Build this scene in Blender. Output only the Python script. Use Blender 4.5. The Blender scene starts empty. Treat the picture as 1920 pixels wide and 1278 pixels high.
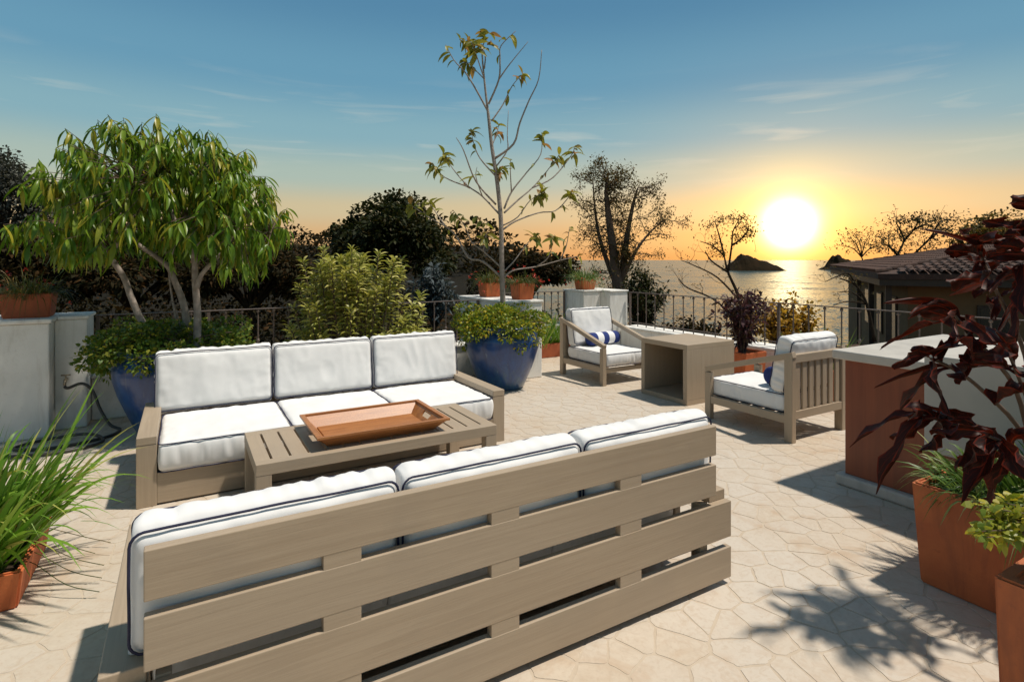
import bpy, bmesh, math, random
import numpy as np
from mathutils import Vector, Matrix, Quaternion, noise
R = math.radians
rng = np.random.default_rng(11)
random.seed(11)
S = bpy.context.scene
COL = S.collection

# ------------------------------------------------------------------ camera
F, HC, CX, HY = 1053.0, 1.55, 960.0, 487.0          # focal length (px of the 1920 px photo), eye height, principal point
TH = R(30.26)                                        # terrace axes: x = along the sofas, y = across them
FW = Vector((math.sin(TH), math.cos(TH), 0)); RT = Vector((math.cos(TH), -math.sin(TH), 0))
cam = bpy.data.cameras.new('camera'); camo = bpy.data.objects.new('camera', cam); COL.objects.link(camo)
camo.location = (0, 0, HC); camo.rotation_euler = (R(90), 0, -TH)
cam.sensor_width = 36; cam.lens = F / 1920 * 36; cam.shift_y = -152 / 1920; cam.clip_start = .05; cam.clip_end = 120000
S.camera = camo

def C(X, D, z=0.0):                                  # metres right of / ahead of the eye -> world
    p = RT * X + FW * D
    return Vector((p.x, p.y, z))
def P(px, py, D):                                    # a sight line at a chosen distance -> world
    return C((px - CX) / F * D, D, HC - (py - HY) * D / F)

# ------------------------------------------------------------------ world: sunset sky
SUN_AZ = math.atan2(520, 1053); SUN_EL = math.atan2(67, math.hypot(520, 1053))
sd = C(math.sin(SUN_AZ) * math.cos(SUN_EL), math.cos(SUN_AZ) * math.cos(SUN_EL), math.sin(SUN_EL))
W = bpy.data.worlds.new('World'); S.world = W; W.use_nodes = True
wn, wl = W.node_tree.nodes, W.node_tree.links
wn.clear()
def wnode(t, **k):
    n = wn.new(t)
    for a, b in k.items(): setattr(n, a, b)
    return n
def wmath(op, a, b=None, clamp=False):
    n = wnode('ShaderNodeMath', operation=op, use_clamp=clamp)
    for i, q in enumerate((a, b)):
        if q is None: continue
        if isinstance(q, (int, float)): n.inputs[i].default_value = q
        else: wl.new(q, n.inputs[i])
    return n.outputs[0]
tc = wnode('ShaderNodeTexCoord'); GEN = tc.outputs['Generated']
sep = wnode('ShaderNodeSeparateXYZ'); wl.new(GEN, sep.inputs[0]); ZZ = sep.outputs['Z']
ramp = wnode('ShaderNodeValToRGB'); cr = ramp.color_ramp; cr.interpolation = 'EASE'
stops = [(0.0, (.53, .255, .10)), (.035, (.56, .345, .16)), (.085, (.50, .42, .26)), (.14, (.33, .41, .36)),
         (.21, (.195, .345, .400)), (.30, (.115, .265, .375)), (.42, (.075, .195, .315)), (1.0, (.105, .140, .180))]
while len(cr.elements) < len(stops): cr.elements.new(.5)
for e, (p, c) in zip(cr.elements, stops): e.position = p; e.color = (*c, 1)
wl.new(wmath('MAXIMUM', ZZ, 0.0), ramp.inputs[0])
def sun_dist(k):                                     # distance from the sun's centre; k > 1 flattens the glow along the horizon
    df = wnode('ShaderNodeVectorMath', operation='SUBTRACT'); wl.new(GEN, df.inputs[0]); df.inputs[1].default_value = sd
    sc_ = wnode('ShaderNodeVectorMath', operation='MULTIPLY'); wl.new(df.outputs[0], sc_.inputs[0]); sc_.inputs[1].default_value = (1, 1, k)
    ln_ = wnode('ShaderNodeVectorMath', operation='LENGTH'); wl.new(sc_.outputs[0], ln_.inputs[0]); return ln_.outputs['Value']
def glow(sigma, amp, col, power=2.0, k=1.0):
    g = wmath('EXPONENT', wmath('MULTIPLY', wmath('POWER', wmath('DIVIDE', sun_dist(k), R(sigma)), power), -1.0))
    m = wnode('ShaderNodeVectorMath', operation='SCALE'); m.inputs[0].default_value = col; wl.new(wmath('MULTIPLY', g, amp), m.inputs['Scale'])
    return m.outputs[0]
def vadd(a, b):
    m = wnode('ShaderNodeVectorMath', operation='ADD'); wl.new(a, m.inputs[0]); wl.new(b, m.inputs[1]); return m.outputs[0]
skyc = ramp.outputs['Color']
# wispy cirrus
mp = wnode('ShaderNodeMapping'); mp.inputs['Scale'].default_value = (2.2, 2.2, 22.0); mp.inputs['Rotation'].default_value = (R(4), R(-3), 0); mp.inputs['Location'].default_value = (.3, 1.1, .4)
wl.new(GEN, mp.inputs[0])
nz = wnode('ShaderNodeTexNoise'); nz.inputs['Scale'].default_value = 2.1; nz.inputs['Detail'].default_value = 7; nz.inputs['Distortion'].default_value = .5
wl.new(mp.outputs[0], nz.inputs['Vector'])
cf = wmath('MULTIPLY', wmath('SUBTRACT', nz.outputs['Fac'], .545, True), 3.2, True)
band = wmath('MULTIPLY', wmath('SUBTRACT', ZZ, .10, True), 9.0, True)
band2 = wmath('SUBTRACT', 1.0, wmath('MULTIPLY', wmath('SUBTRACT', ZZ, .20, True), 9.0, True), True)
cmask = wmath('MULTIPLY', wmath('MULTIPLY', cf, band), band2)
cmix = wnode('ShaderNodeMix', data_type='RGBA'); wl.new(wmath('MULTIPLY', cmask, .75), cmix.inputs['Factor']); wl.new(skyc, cmix.inputs[6]); cmix.inputs[7].default_value = (.58, .56, .47, 1)
tot = cmix.outputs[2]
tot = vadd(tot, glow(1.45, 6.5, (1, .90, .60), 1.7))
tot = vadd(tot, glow(3.6, .85, (1, .64, .10), 1.7))
tot = vadd(tot, glow(9.5, .46, (1, .44, .03), 1.5, 1.35))
tot = vadd(tot, glow(21.0, .34, (1, .40, .035), 1.6, 4.2))
bg = wnode('ShaderNodeBackground'); bg.inputs['Strength'].default_value = 1.0; wl.new(tot, bg.inputs['Color'])
wo = wnode('ShaderNodeOutputWorld'); wl.new(bg.outputs[0], wo.inputs['Surface'])

# ------------------------------------------------------------------ the light that throws the terrace's shadows
EL = R(66)
trav = -RT * math.cos(EL) + Vector((0, 0, -math.sin(EL)))
sl = bpy.data.lights.new('sun', 'SUN'); sl.energy = 3.5; sl.angle = R(2.2); sl.color = (1.0, .92, .81)
so = bpy.data.objects.new('sun', sl); COL.objects.link(so); so.rotation_euler = trav.to_track_quat('-Z', 'Y').to_euler(); so.location = (8, -5, 12)

S.view_settings.view_transform = 'Standard'; S.view_settings.look = 'None'; S.view_settings.exposure = 0.30; S.view_settings.gamma = 1.0
S.view_settings.use_curve_mapping = False
S.render.engine = 'CYCLES'; S.cycles.use_denoising = True
S.cycles.max_bounces = 8; S.cycles.transparent_max_bounces = 8; S.cycles.sample_clamp_indirect = 6.0

# ------------------------------------------------------------------ materials
def mat(name):
    m = bpy.data.materials.new(name); m.use_nodes = True
    n = m.node_tree.nodes; l = m.node_tree.links
    return m, n, l, n['Principled BSDF']
def nn(n, t, **k):
    q = n.new(t)
    for a, b in k.items(): setattr(q, a, b)
    return q
def coords(n, l, kind='Object', scale=(1, 1, 1)):
    t = nn(n, 'ShaderNodeTexCoord'); m = nn(n, 'ShaderNodeMapping'); m.inputs['Scale'].default_value = scale
    l.new(t.outputs[kind], m.inputs[0]); return m.outputs[0]
def wcoords(n, l, scale=(1, 1, 1)):
    t = nn(n, 'ShaderNodeNewGeometry'); m = nn(n, 'ShaderNodeMapping'); m.inputs['Scale'].default_value = scale
    l.new(t.outputs['Position'], m.inputs[0]); return m.outputs[0]
def noi(n, l, vec, scale, detail=4, rough=.55, dist=0):
    t = nn(n, 'ShaderNodeTexNoise'); t.inputs['Scale'].default_value = scale; t.inputs['Detail'].default_value = detail
    t.inputs['Roughness'].default_value = rough; t.inputs['Distortion'].default_value = dist
    l.new(vec, t.inputs['Vector']); return t.outputs['Fac']
def mix(n, l, f, a, b, mode='MIX'):
    m = nn(n, 'ShaderNodeMix', data_type='RGBA', blend_type=mode)
    for i, q in ((0, f), (6, a), (7, b)):
        if isinstance(q, (int, float)): m.inputs[i].default_value = q
        elif isinstance(q, tuple): m.inputs[i].default_value = (*q, 1)
        else: l.new(q, m.inputs[i])
    return m.outputs[2]
def mr(n, l, v, a, b, c=0., d=1.):
    m = nn(n, 'ShaderNodeMapRange'); l.new(v, m.inputs[0])
    for i, q in enumerate((a, b, c, d)): m.inputs[i + 1].default_value = q
    return m.outputs[0]
def mth(n, l, op, a, b=None):
    m = nn(n, 'ShaderNodeMath', operation=op)
    for i, q in enumerate((a, b)):
        if q is None: continue
        if isinstance(q, (int, float)): m.inputs[i].default_value = q
        else: l.new(q, m.inputs[i])
    return m.outputs[0]
def bump(n, l, p, h, strength, dist=.01):
    b = nn(n, 'ShaderNodeBump'); b.inputs['Strength'].default_value = strength; b.inputs['Distance'].default_value = dist
    l.new(h, b.inputs['Height']); l.new(b.outputs[0], p.inputs['Normal'])
def island(n, l):
    g = nn(n, 'ShaderNodeNewGeometry'); o = nn(n, 'ShaderNodeObjectInfo')
    return mth(n, l, 'FRACT', mth(n, l, 'ADD', g.outputs['Random Per Island'], o.outputs['Random']))

def m_wood(axis):
    m, n, l, p = mat('taupe_painted_wood_' + 'xyz'[axis])
    sc = [34, 34, 34]; sc[axis] = 1.3; sf = [150, 150, 150]; sf[axis] = 4
    oi = nn(n, 'ShaderNodeObjectInfo'); rv = nn(n, 'ShaderNodeVectorMath', operation='SCALE'); rv.inputs[0].default_value = (31, 17, 23); l.new(oi.outputs['Random'], rv.inputs['Scale'])
    def off(v): q = nn(n, 'ShaderNodeVectorMath', operation='ADD'); l.new(v, q.inputs[0]); l.new(rv.outputs[0], q.inputs[1]); return q.outputs[0]
    g = noi(n, l, off(coords(n, l, 'Object', tuple(sc))), 1.4, 7, .65, .9); fgr = noi(n, l, off(coords(n, l, 'Object', tuple(sf))), 1.0, 3, .6); b = noi(n, l, wcoords(n, l), 3.0, 5, .6, .5)
    c = mix(n, l, mr(n, l, g, .28, .72), (.340, .258, .175), (.420, .328, .230))
    c = mix(n, l, mr(n, l, fgr, .55, .75, 0, .28), c, (.26, .19, .125))
    c = mix(n, l, mr(n, l, b, .45, .75, 0, .45), c, (.31, .245, .178))
    c = mix(n, l, mr(n, l, oi.outputs['Random'], 0, 1, 0, .22), c, (.40, .33, .25))
    l.new(c, p.inputs['Base Color']); l.new(mr(n, l, g, .3, .7, .42, .62), p.inputs['Roughness'])
    bump(n, l, p, mth(n, l, 'ADD', g, mth(n, l, 'MULTIPLY', fgr, .6)), .22, .003); return m
WOOD = [m_wood(i) for i in range(3)]

def m_fabric():
    m, n, l, p = mat('white_outdoor_canvas')
    v = coords(n, l); w = noi(n, l, v, 420, 2); b = noi(n, l, v, 5, 4)
    c = mix(n, l, mr(n, l, b, .3, .75), (.80, .79, .77), (.74, .73, .715)); l.new(c, p.inputs['Base Color'])
    p.inputs['Roughness'].default_value = .95; p.inputs['Sheen Weight'].default_value = .15; p.inputs['Specular IOR Level'].default_value = .2
    bump(n, l, p, w, .15, .002); return m
FABRIC = m_fabric()
def m_plain(name, c1, c2, rough=.6, scale=8, bmp=.1, bscale=60, spec=.5, world=True, bd=.004, stain=None, amt=.6):
    m, n, l, p = mat(name)
    v = wcoords(n, l) if world else coords(n, l)
    a = noi(n, l, v, scale, 5); cc_ = mix(n, l, mr(n, l, a, .3, .72), c1, c2)
    if stain:
        vs_ = wcoords(n, l, (5, 5, 1.1)); cc_ = mix(n, l, mr(n, l, noi(n, l, vs_, 1.3, 6, .68, .8), .50, .72, 0, amt), cc_, stain); cc_ = mix(n, l, mr(n, l, noi(n, l, v, 26, 4, .7), .60, .74, 0, amt * .6), cc_, stain)
    l.new(cc_, p.inputs['Base Color'])
    p.inputs['Roughness'].default_value = rough; p.inputs['Specular IOR Level'].default_value = spec
    if bmp: bump(n, l, p, noi(n, l, v, bscale, 4), bmp, bd)
    return m
PIPING = m_plain('navy_piping', (.012, .014, .045), (.02, .022, .06), .7, 40, 0)
PLASTER = m_plain('white_plaster', (.80, .78, .73), (.70, .68, .63), .85, 3.5, .35, 35, stain=(.44, .40, .33), amt=.5)
IRON = m_plain('brown_wrought_iron', (.10, .075, .062), (.15, .11, .09), .55, 30, .2, 120)
TERRA = m_plain('terracotta', (.43, .115, .04), (.33, .075, .026), .75, 5, .3, 70, stain=(.20, .06, .03), amt=.5)
TERRAD = m_plain('aged_terracotta', (.50, .145, .045), (.36, .090, .030), .7, 4, .3, 70, stain=(.17, .055, .03), amt=.6)
TERRAB = m_plain('orange_terracotta', (.58, .155, .045), (.48, .115, .035), .75, 6, .3, 70, stain=(.30, .085, .035), amt=.5)
SOIL = m_plain('dark_soil', (.03, .02, .012), (.06, .04, .025), .95, 60, .8, 90, .2, True, .02)
CONC = m_plain('grey_concrete', (.52, .485, .43), (.42, .39, .345), .6, 4, .25, 60, stain=(.30, .28, .25), amt=.5)
GREYW = m_plain('grey_render', (.46, .44, .40), (.38, .365, .33), .8, 3, .2, 40)
HOSE = m_plain('dark_rubber_hose', (.035, .032, .028), (.06, .055, .045), .5, 30, 0)
BRASS = m_plain('worn_brass', (.45, .38, .28), (.30, .24, .16), .35, 40, .2, 100)
BRASS.node_tree.nodes['Principled BSDF'].inputs['Metallic'].default_value = .8
BARK = m_plain('pale_grey_bark', (.40, .34, .29), (.22, .18, .15), .85, 22, .6, 60, .3, True, .01)
BARKD = m_plain('dark_bark', (.035, .024, .016), (.06, .042, .028), .95, 14, .5, 40, .1, True, .02)
TWIGB = m_plain('brown_twig', (.10, .065, .045), (.16, .11, .08), .9, 25, .3, 60)
ROCK = m_plain('silhouette_island_rock', (.026, .015, .006), (.014, .011, .005), .95, .05, .6, .2, .1, True, 2.0)  # sunset silhouette of the islands put into the rock colour
EARTH = m_plain('dimmed_hillside_earth', (.016, .012, .007), (.009, .008, .004), .95, .35, .5, 3, .1, True, .1)  # hillside shade put into the colour, keeps the slope dark under the sun

def m_panel():
    m, n, l, p = mat('red_brown_hardwood'); v = coords(n, l, 'Object', (14, 14, .9)); g = noi(n, l, v, 1.2, 6, .6, .4)
    b = noi(n, l, wcoords(n, l), 3, 3)
    c = mix(n, l, mr(n, l, g, .3, .7), (.24, .056, .020), (.15, .032, .013)); c = mix(n, l, mr(n, l, b, .4, .8, 0, .4), c, (.27, .085, .035))
    l.new(c, p.inputs['Base Color']); p.inputs['Roughness'].default_value = .45; bump(n, l, p, g, .15, .004); return m
PANEL = m_panel()
def m_tray():
    m, n, l, p = mat('honey_brown_tray_wood'); v = coords(n, l, 'Object', (2.5, 26, 26)); g = noi(n, l, v, 1.5, 6, .6, .5)
    f = noi(n, l, coords(n, l), 130, 4, .7)
    c = mix(n, l, mr(n, l, g, .3, .7), (.50, .205, .060), (.29, .105, .030)); c = mix(n, l, mr(n, l, f, .45, .68, 0, .55), c, (.20, .068, .022))
    l.new(c, p.inputs['Base Color']); p.inputs['Roughness'].default_value = .42; bump(n, l, p, f, .25, .003); return m
TRAY = m_tray()
def m_glaze():
    m, n, l, p = mat('blue_ceramic_glaze'); v = coords(n, l, 'Object', (5, 5, .7)); g = noi(n, l, v, 1.6, 6, .65, 1.2); s = noi(n, l, coords(n, l, 'Object', (16, 16, 1.3)), 1.5, 5, .6, .6)
    z = nn(n, 'ShaderNodeSeparateXYZ'); l.new(coords(n, l), z.inputs[0])
    c = mix(n, l, mr(n, l, g, .3, .7), (.007, .030, .120), (.012, .068, .235))
    lowf = mth(n, l, 'ADD', mr(n, l, z.outputs[2], .45, .05, 0, .75), mr(n, l, s, .35, .7, -.35, .3))
    c = mix(n, l, mr(n, l, lowf, .2, .9, 0, .7), c, (.045, .115, .17))
    c = mix(n, l, mr(n, l, s, .63, .72, 0, .4), c, (.20, .27, .32))
    l.new(c, p.inputs['Base Color']); p.inputs['Roughness'].default_value = .28; p.inputs['Coat Weight'].default_value = .35; p.inputs['Coat Roughness'].default_value = .12
    bump(n, l, p, noi(n, l, coords(n, l), 22, 4), .12, .01); return m
GLAZE = m_glaze()
def m_stone():
    m, n, l, p = mat('cream_flagstone'); w = wcoords(n, l); i = island(n, l)
    a = noi(n, l, w, 7, 8, .68, 1.4); b = noi(n, l, w, 38, 5, .65); v = noi(n, l, w, 2.6, 5, .6, 2.0); q = noi(n, l, w, .9, 3)
    c = mix(n, l, mr(n, l, a, .3, .7), (.60, .515, .41), (.50, .41, .31))
    c = mix(n, l, mr(n, l, i, 0, 1, 0, .5), c, (.57, .51, .435))
    c = mix(n, l, mr(n, l, v, .52, .70, 0, .7), c, (.47, .335, .22))
    c = mix(n, l, mr(n, l, b, .55, .75, 0, .55), c, (.42, .345, .265))
    c = mix(n, l, mr(n, l, q, .42, .62, 0, .45), c, (.60, .55, .48)); c = mix(n, l, mr(n, l, noi(n, l, w, 16, 7, .7, 2.2), .50, .64, 0, .5), c, (.47, .365, .265))
    l.new(c, p.inputs['Base Color']); l.new(mr(n, l, a, .3, .7, .42, .62), p.inputs['Roughness'])
    bump(n, l, p, b, .10, .004); return m
STONE = m_stone()
MORTAR = m_plain('tan_mortar', (.535, .45, .35), (.47, .385, .29), .9, 9, .3, 80)

def m_leaf(name, c1, c2, c3=None, trans=.35, rough=.45, spec=.4, sat=None):
    m, n, l, p = mat(name); i = island(n, l)
    c = mix(n, l, i, c1, c2)
    if c3: c = mix(n, l, mr(n, l, mth(n, l, 'FRACT', mth(n, l, 'MULTIPLY', i, 7.31)), .72, .9), c, c3)
    l.new(c, p.inputs['Base Color']); p.inputs['Roughness'].default_value = rough; p.inputs['Specular IOR Level'].default_value = spec
    t = nn(n, 'ShaderNodeBsdfTranslucent'); l.new(mix(n, l, .5, c, (1, 1, .35), 'MULTIPLY'), t.inputs['Color'])
    x = nn(n, 'ShaderNodeMixShader'); x.inputs[0].default_value = trans
    out = n['Material Output']; l.new(p.outputs[0], x.inputs[1]); l.new(t.outputs[0], x.inputs[2]); l.new(x.outputs[0], out.inputs['Surface']); return m
L_FICUS = m_leaf('ficus_leaf', (.075, .180, .012), (.23, .33, .028), (.42, .38, .04), .38, .36, .45)
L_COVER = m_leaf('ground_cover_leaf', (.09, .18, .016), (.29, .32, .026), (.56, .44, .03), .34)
L_COVERD = m_leaf('shaded_cover_leaf', (.065, .14, .016), (.17, .22, .024), (.32, .30, .035), .30)  # darker copy of the cover leaf, shade put into its colour
L_VAR = m_leaf('variegated_leaf', (.26, .29, .05), (.50, .47, .10), (.68, .62, .22), .34)
L_MAG = m_leaf('sparse_tree_leaf', (.17, .19, .03), (.38, .34, .05), (.42, .22, .08), .35)
L_GRASS = m_leaf('lemongrass_blade', (.10, .23, .018), (.22, .37, .04), (.42, .42, .10), .35)
L_GRASSD = m_leaf('dark_grass_blade', (.06, .13, .02), (.14, .22, .035), (.32, .34, .14), .3)
L_SPRAY = m_leaf('fine_spray_stem', (.045, .075, .014), (.12, .13, .025), (.22, .13, .03), .3)
L_FLOWER = m_leaf('red_flower', (.50, .03, .015), (.62, .06, .03), None, .3)
L_DARK = m_leaf('silhouette_tree_leaf', (.014, .020, .006), (.036, .042, .011), (.060, .046, .013), .25, .6, .15)  # backlit silhouette darkness put into the leaf colour
L_BROWN = m_leaf('silhouette_brown_leaf', (.017, .015, .006), (.036, .028, .010), (.070, .036, .012), .25, .7, .1)  # brown with the unlit background's darkness put into the colour
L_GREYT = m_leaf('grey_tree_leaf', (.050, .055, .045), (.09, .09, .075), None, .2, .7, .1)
L_SUN = m_leaf('backlight_gold_leaf', (.36, .19, .02), (.72, .42, .05), (.05, .035, .01), .5)  # gold backlight of the low sun put into the leaf colour
L_PURP = m_leaf('purple_leaf', (.045, .014, .020), (.10, .035, .040), (.13, .07, .03), .3)
L_BLUE = m_leaf('blue_grey_leaf', (.06, .08, .085), (.11, .13, .135), None, .2, .7, .2)
L_OLIVE = m_leaf('olive_sparse_leaf', (.070, .058, .016), (.135, .100, .026), (.20, .10, .03), .45, .6, .2)
L_YELL = m_leaf('yellow_green_leaf', (.13, .20, .02), (.34, .33, .03), (.46, .38, .03), .35)

def m_croton():
    m, n, l, p = mat('croton_leaf'); uv = nn(n, 'ShaderNodeUVMap'); s = nn(n, 'ShaderNodeSeparateXYZ'); l.new(uv.outputs[0], s.inputs[0])
    ax = mth(n, l, 'ABSOLUTE', mth(n, l, 'SUBTRACT', s.outputs[0], .5)); i = island(n, l)
    mid = mr(n, l, ax, .018, .055, 1, 0); edge = mr(n, l, ax, .43, .49, 0, 1)
    rib = mth(n, l, 'FRACT', mth(n, l, 'SUBTRACT', mth(n, l, 'MULTIPLY', s.outputs[1], 9), mth(n, l, 'MULTIPLY', ax, 5)))
    ribf = mr(n, l, mth(n, l, 'ABSOLUTE', mth(n, l, 'SUBTRACT', rib, .5)), .02, .12, .5, 0)
    base = mix(n, l, i, (.014, .0045, .003), (.034, .010, .005)); base = mix(n, l, mr(n, l, noi(n, l, coords(n, l), 18, 4), .58, .78, 0, .6), base, (.055, .007, .005))
    c = mix(n, l, mth(n, l, 'MAXIMUM', mth(n, l, 'MULTIPLY', mid, .85), mth(n, l, 'MAXIMUM', mth(n, l, 'MULTIPLY', edge, .55), mth(n, l, 'MULTIPLY', ribf, .45))), base, (.26, .026, .007))
    l.new(c, p.inputs['Base Color']); p.inputs['Roughness'].default_value = .5; p.inputs['Specular IOR Level'].default_value = .16
    t = nn(n, 'ShaderNodeBsdfTranslucent'); l.new(mix(n, l, .6, c, (.7, .06, .01)), t.inputs['Color'])
    x = nn(n, 'ShaderNodeMixShader'); x.inputs[0].default_value = .04
    out = n['Material Output']; l.new(p.outputs[0], x.inputs[1]); l.new(t.outputs[0], x.inputs[2]); l.new(x.outputs[0], out.inputs['Surface']); return m
CROTON = m_croton()
def m_bolster():
    m, n, l, p = mat('blue_white_stripe_canvas'); v = coords(n, l); s = nn(n, 'ShaderNodeSeparateXYZ'); l.new(v, s.inputs[0])
    f = mth(n, l, 'ABSOLUTE', mth(n, l, 'SUBTRACT', mth(n, l, 'FRACT', mth(n, l, 'ADD', mth(n, l, 'DIVIDE', s.outputs[0], .20), .5)), .5))
    k = mr(n, l, f, .235, .245); c = mix(n, l, k, (.012, .030, .16), (.80, .79, .77)); c = mix(n, l, mr(n, l, mth(n, l, 'ABSOLUTE', s.outputs[0]), .158, .160), c, (.012, .030, .16))
    l.new(c, p.inputs['Base Color']); p.inputs['Roughness'].default_value = .9; bump(n, l, p, noi(n, l, v, 300, 2), .15, .002); return m
BOLST = m_bolster()
def m_sea():
    m, n, l, p = mat('sea_water'); w = wcoords(n, l)
    p.inputs['Base Color'].default_value = (.030, .042, .038, 1); p.inputs['Roughness'].default_value = .18; p.inputs['IOR'].default_value = 1.33; p.inputs['Specular IOR Level'].default_value = .06
    def slopes(sc, k, det):
        t_ = nn(n, 'ShaderNodeTexNoise'); t_.inputs['Scale'].default_value = sc; t_.inputs['Detail'].default_value = det; t_.inputs['Roughness'].default_value = .7; l.new(w, t_.inputs['Vector'])
        q = nn(n, 'ShaderNodeVectorMath', operation='SUBTRACT'); l.new(t_.outputs['Color'], q.inputs[0]); q.inputs[1].default_value = (.5, .5, .5)
        m_ = nn(n, 'ShaderNodeVectorMath', operation='MULTIPLY'); l.new(q.outputs[0], m_.inputs[0]); m_.inputs[1].default_value = (k, k, 0); return m_.outputs[0]
    ad = nn(n, 'ShaderNodeVectorMath', operation='ADD'); l.new(slopes(.45, 1.0, 5), ad.inputs[0]); l.new(slopes(.02, .35, 3), ad.inputs[1])
    a2 = nn(n, 'ShaderNodeVectorMath', operation='ADD'); l.new(ad.outputs[0], a2.inputs[0]); a2.inputs[1].default_value = (0, 0, 1)
    nrm = nn(n, 'ShaderNodeVectorMath', operation='NORMALIZE'); l.new(a2.outputs[0], nrm.inputs[0]); l.new(nrm.outputs[0], p.inputs['Normal'])
    l.new(mix(n, l, mr(n, l, noi(n, l, wcoords(n, l, (1, 1, 1)), .006, 4), .35, .7), (.034, .056, .056), (.058, .084, .080)), p.inputs['Base Color']); return m
SEA = m_sea()
def m_roof():
    m, n, l, p = mat('dimmed_clay_roof_tile'); v = coords(n, l); a = noi(n, l, v, 1.2, 5); b = noi(n, l, v, 7, 3)
    c = mix(n, l, mr(n, l, a, .3, .7), (.085, .040, .025), (.045, .024, .017)); c = mix(n, l, mr(n, l, b, .5, .8), c, (.13, .068, .045)); l.new(c, p.inputs['Base Color']); p.inputs['Roughness'].default_value = .9; return m  # tile colour darkened to hold the roof's backlit shade
ROOF = m_roof()
HWALL = m_plain('dimmed_house_render', (.18, .108, .050), (.135, .082, .038), .9, 1.5, .2, 20)  # wall shading put into the colour, darker than the render itself
HDARK = m_plain('dark_window_wood', (.03, .018, .010), (.045, .028, .015), .6, 10, 0)
GLASS = m_plain('dark_window_glass', (.012, .010, .008), (.02, .016, .012), .12, 3, 0)

# ------------------------------------------------------------------ mesh helpers
def mesh_of(name, v, f, smooth=False):
    me = bpy.data.meshes.new(name); me.from_pydata([tuple(map(float, q)) for q in v] if not isinstance(v, np.ndarray) else v.tolist(), [], f if isinstance(f, list) else f.tolist())
    if smooth: me.polygons.foreach_set('use_smooth', [True] * len(me.polygons))
    me.update(); return me
def ob(name, me, m=None, parent=None, loc=(0, 0, 0), rot=None):
    o = bpy.data.objects.new(name, me); COL.objects.link(o)
    if m is not None and me is not None and not me.materials: me.materials.append(m)
    o.parent = parent; o.location = loc
    if rot is not None: o.rotation_euler = rot
    return o
def tag(o, label, cat, group=None, kind=None):
    o['label'] = label; o['category'] = cat
    if group: o['group'] = group
    if kind: o['kind'] = kind
    return o
def thing(name, label, cat, loc=(0, 0, 0), rz=0, group=None):
    o = ob(name, None, loc=loc, rot=(0, 0, rz)); return tag(o, label, cat, group)
def struct(o): o['kind'] = 'structure'; return o
def stuff(o): o['kind'] = 'stuff'; return o
_bc = {}
def box_me(sx, sy, sz, bev=.004, seg=2):
    k = (round(sx, 4), round(sy, 4), round(sz, 4), bev)
    if k in _bc: return _bc[k]
    bm = bmesh.new(); bmesh.ops.create_cube(bm, size=1); bmesh.ops.scale(bm, vec=(sx, sy, sz), verts=bm.verts)
    if bev: bmesh.ops.bevel(bm, geom=bm.edges[:], offset=min(bev, min(sx, sy, sz) * .3), segments=seg, affect='EDGES', profile=.5)
    me = bpy.data.meshes.new('box'); bm.to_mesh(me); bm.free()
    _bc[k] = me; return me
def box(parent, name, x0, x1, y0, y1, z0, z1, m, bev=.004, grain=None):
    me = box_me(x1 - x0, y1 - y0, z1 - z0, bev)
    if m == 'wood':
        m = WOOD[int(np.argmax([x1 - x0, y1 - y0, z1 - z0]))]
    if me.materials and me.materials[0] != m:
        me = me.copy(); me.materials.clear()
    if not me.materials: me.materials.append(m)
    return ob(name, me, None, parent, ((x0 + x1) / 2, (y0 + y1) / 2, (z0 + z1) / 2))
def ray_frame(d):
    d = Vector(d).normalized(); a = Vector((0, 0, 1)) if abs(d.z) < .9 else Vector((1, 0, 0))
    x = d.cross(a).normalized(); return x, d.cross(x).normalized()
def tube(V, Fc, pts, rad, sides=6, closed=False, cap=True):
    pts = [Vector(p) for p in pts]; n = len(pts); b0 = len(V); px = None
    for i, p in enumerate(pts):
        d = (pts[(i + 1) % n] - pts[i - 1]) if closed else (pts[min(i + 1, n - 1)] - pts[max(i - 1, 0)])
        if d.length < 1e-9: d = Vector((0, 0, 1))
        d.normalize()
        if px is None: px, _ = ray_frame(d)
        px = (px - d * px.dot(d)); px = px.normalized() if px.length > 1e-6 else ray_frame(d)[0]
        py = d.cross(px); r = rad[i] if hasattr(rad, '__len__') else rad
        for k in range(sides):
            a = 2 * math.pi * k / sides; V.append(tuple(p + px * (math.cos(a) * r) + py * (math.sin(a) * r)))
    for i in range(n if closed else n - 1):
        j = (i + 1) % n
        for k in range(sides):
            k2 = (k + 1) % sides; Fc.append((b0 + i * sides + k, b0 + i * sides + k2, b0 + j * sides + k2, b0 + j * sides + k))
    if cap and not closed:
        Fc.append(tuple(b0 + k for k in reversed(range(sides)))); Fc.append(tuple(b0 + (n - 1) * sides + k for k in range(sides)))
def smooth_path(pts, sub=5):
    pts = [Vector(p) for p in pts]; out = []
    for i in range(len(pts) - 1):
        p0, p1, p2, p3 = pts[max(i - 1, 0)], pts[i], pts[i + 1], pts[min(i + 2, len(pts) - 1)]
        for k in range(sub):
            t = k / sub
            out.append(.5 * ((2 * p1) + (p2 - p0) * t + (2 * p0 - 5 * p1 + 4 * p2 - p3) * t * t + (3 * p1 - p0 - 3 * p2 + p3) * t ** 3))
    out.append(pts[-1]); return out
def lathe(prof, seg=40):
    V, Fc = [], []
    for r, z in prof:
        for k in range(seg):
            a = 2 * math.pi * k / seg; V.append((r * math.cos(a), r * math.sin(a), z))
    for i in range(len(prof) - 1):
        for k in range(seg):
            k2 = (k + 1) % seg; Fc.append((i * seg + k, i * seg + k2, (i + 1) * seg + k2, (i + 1) * seg + k))
    return V, Fc
def unit(a): return a / np.maximum(np.linalg.norm(a, axis=1, keepdims=True), 1e-9)
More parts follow.
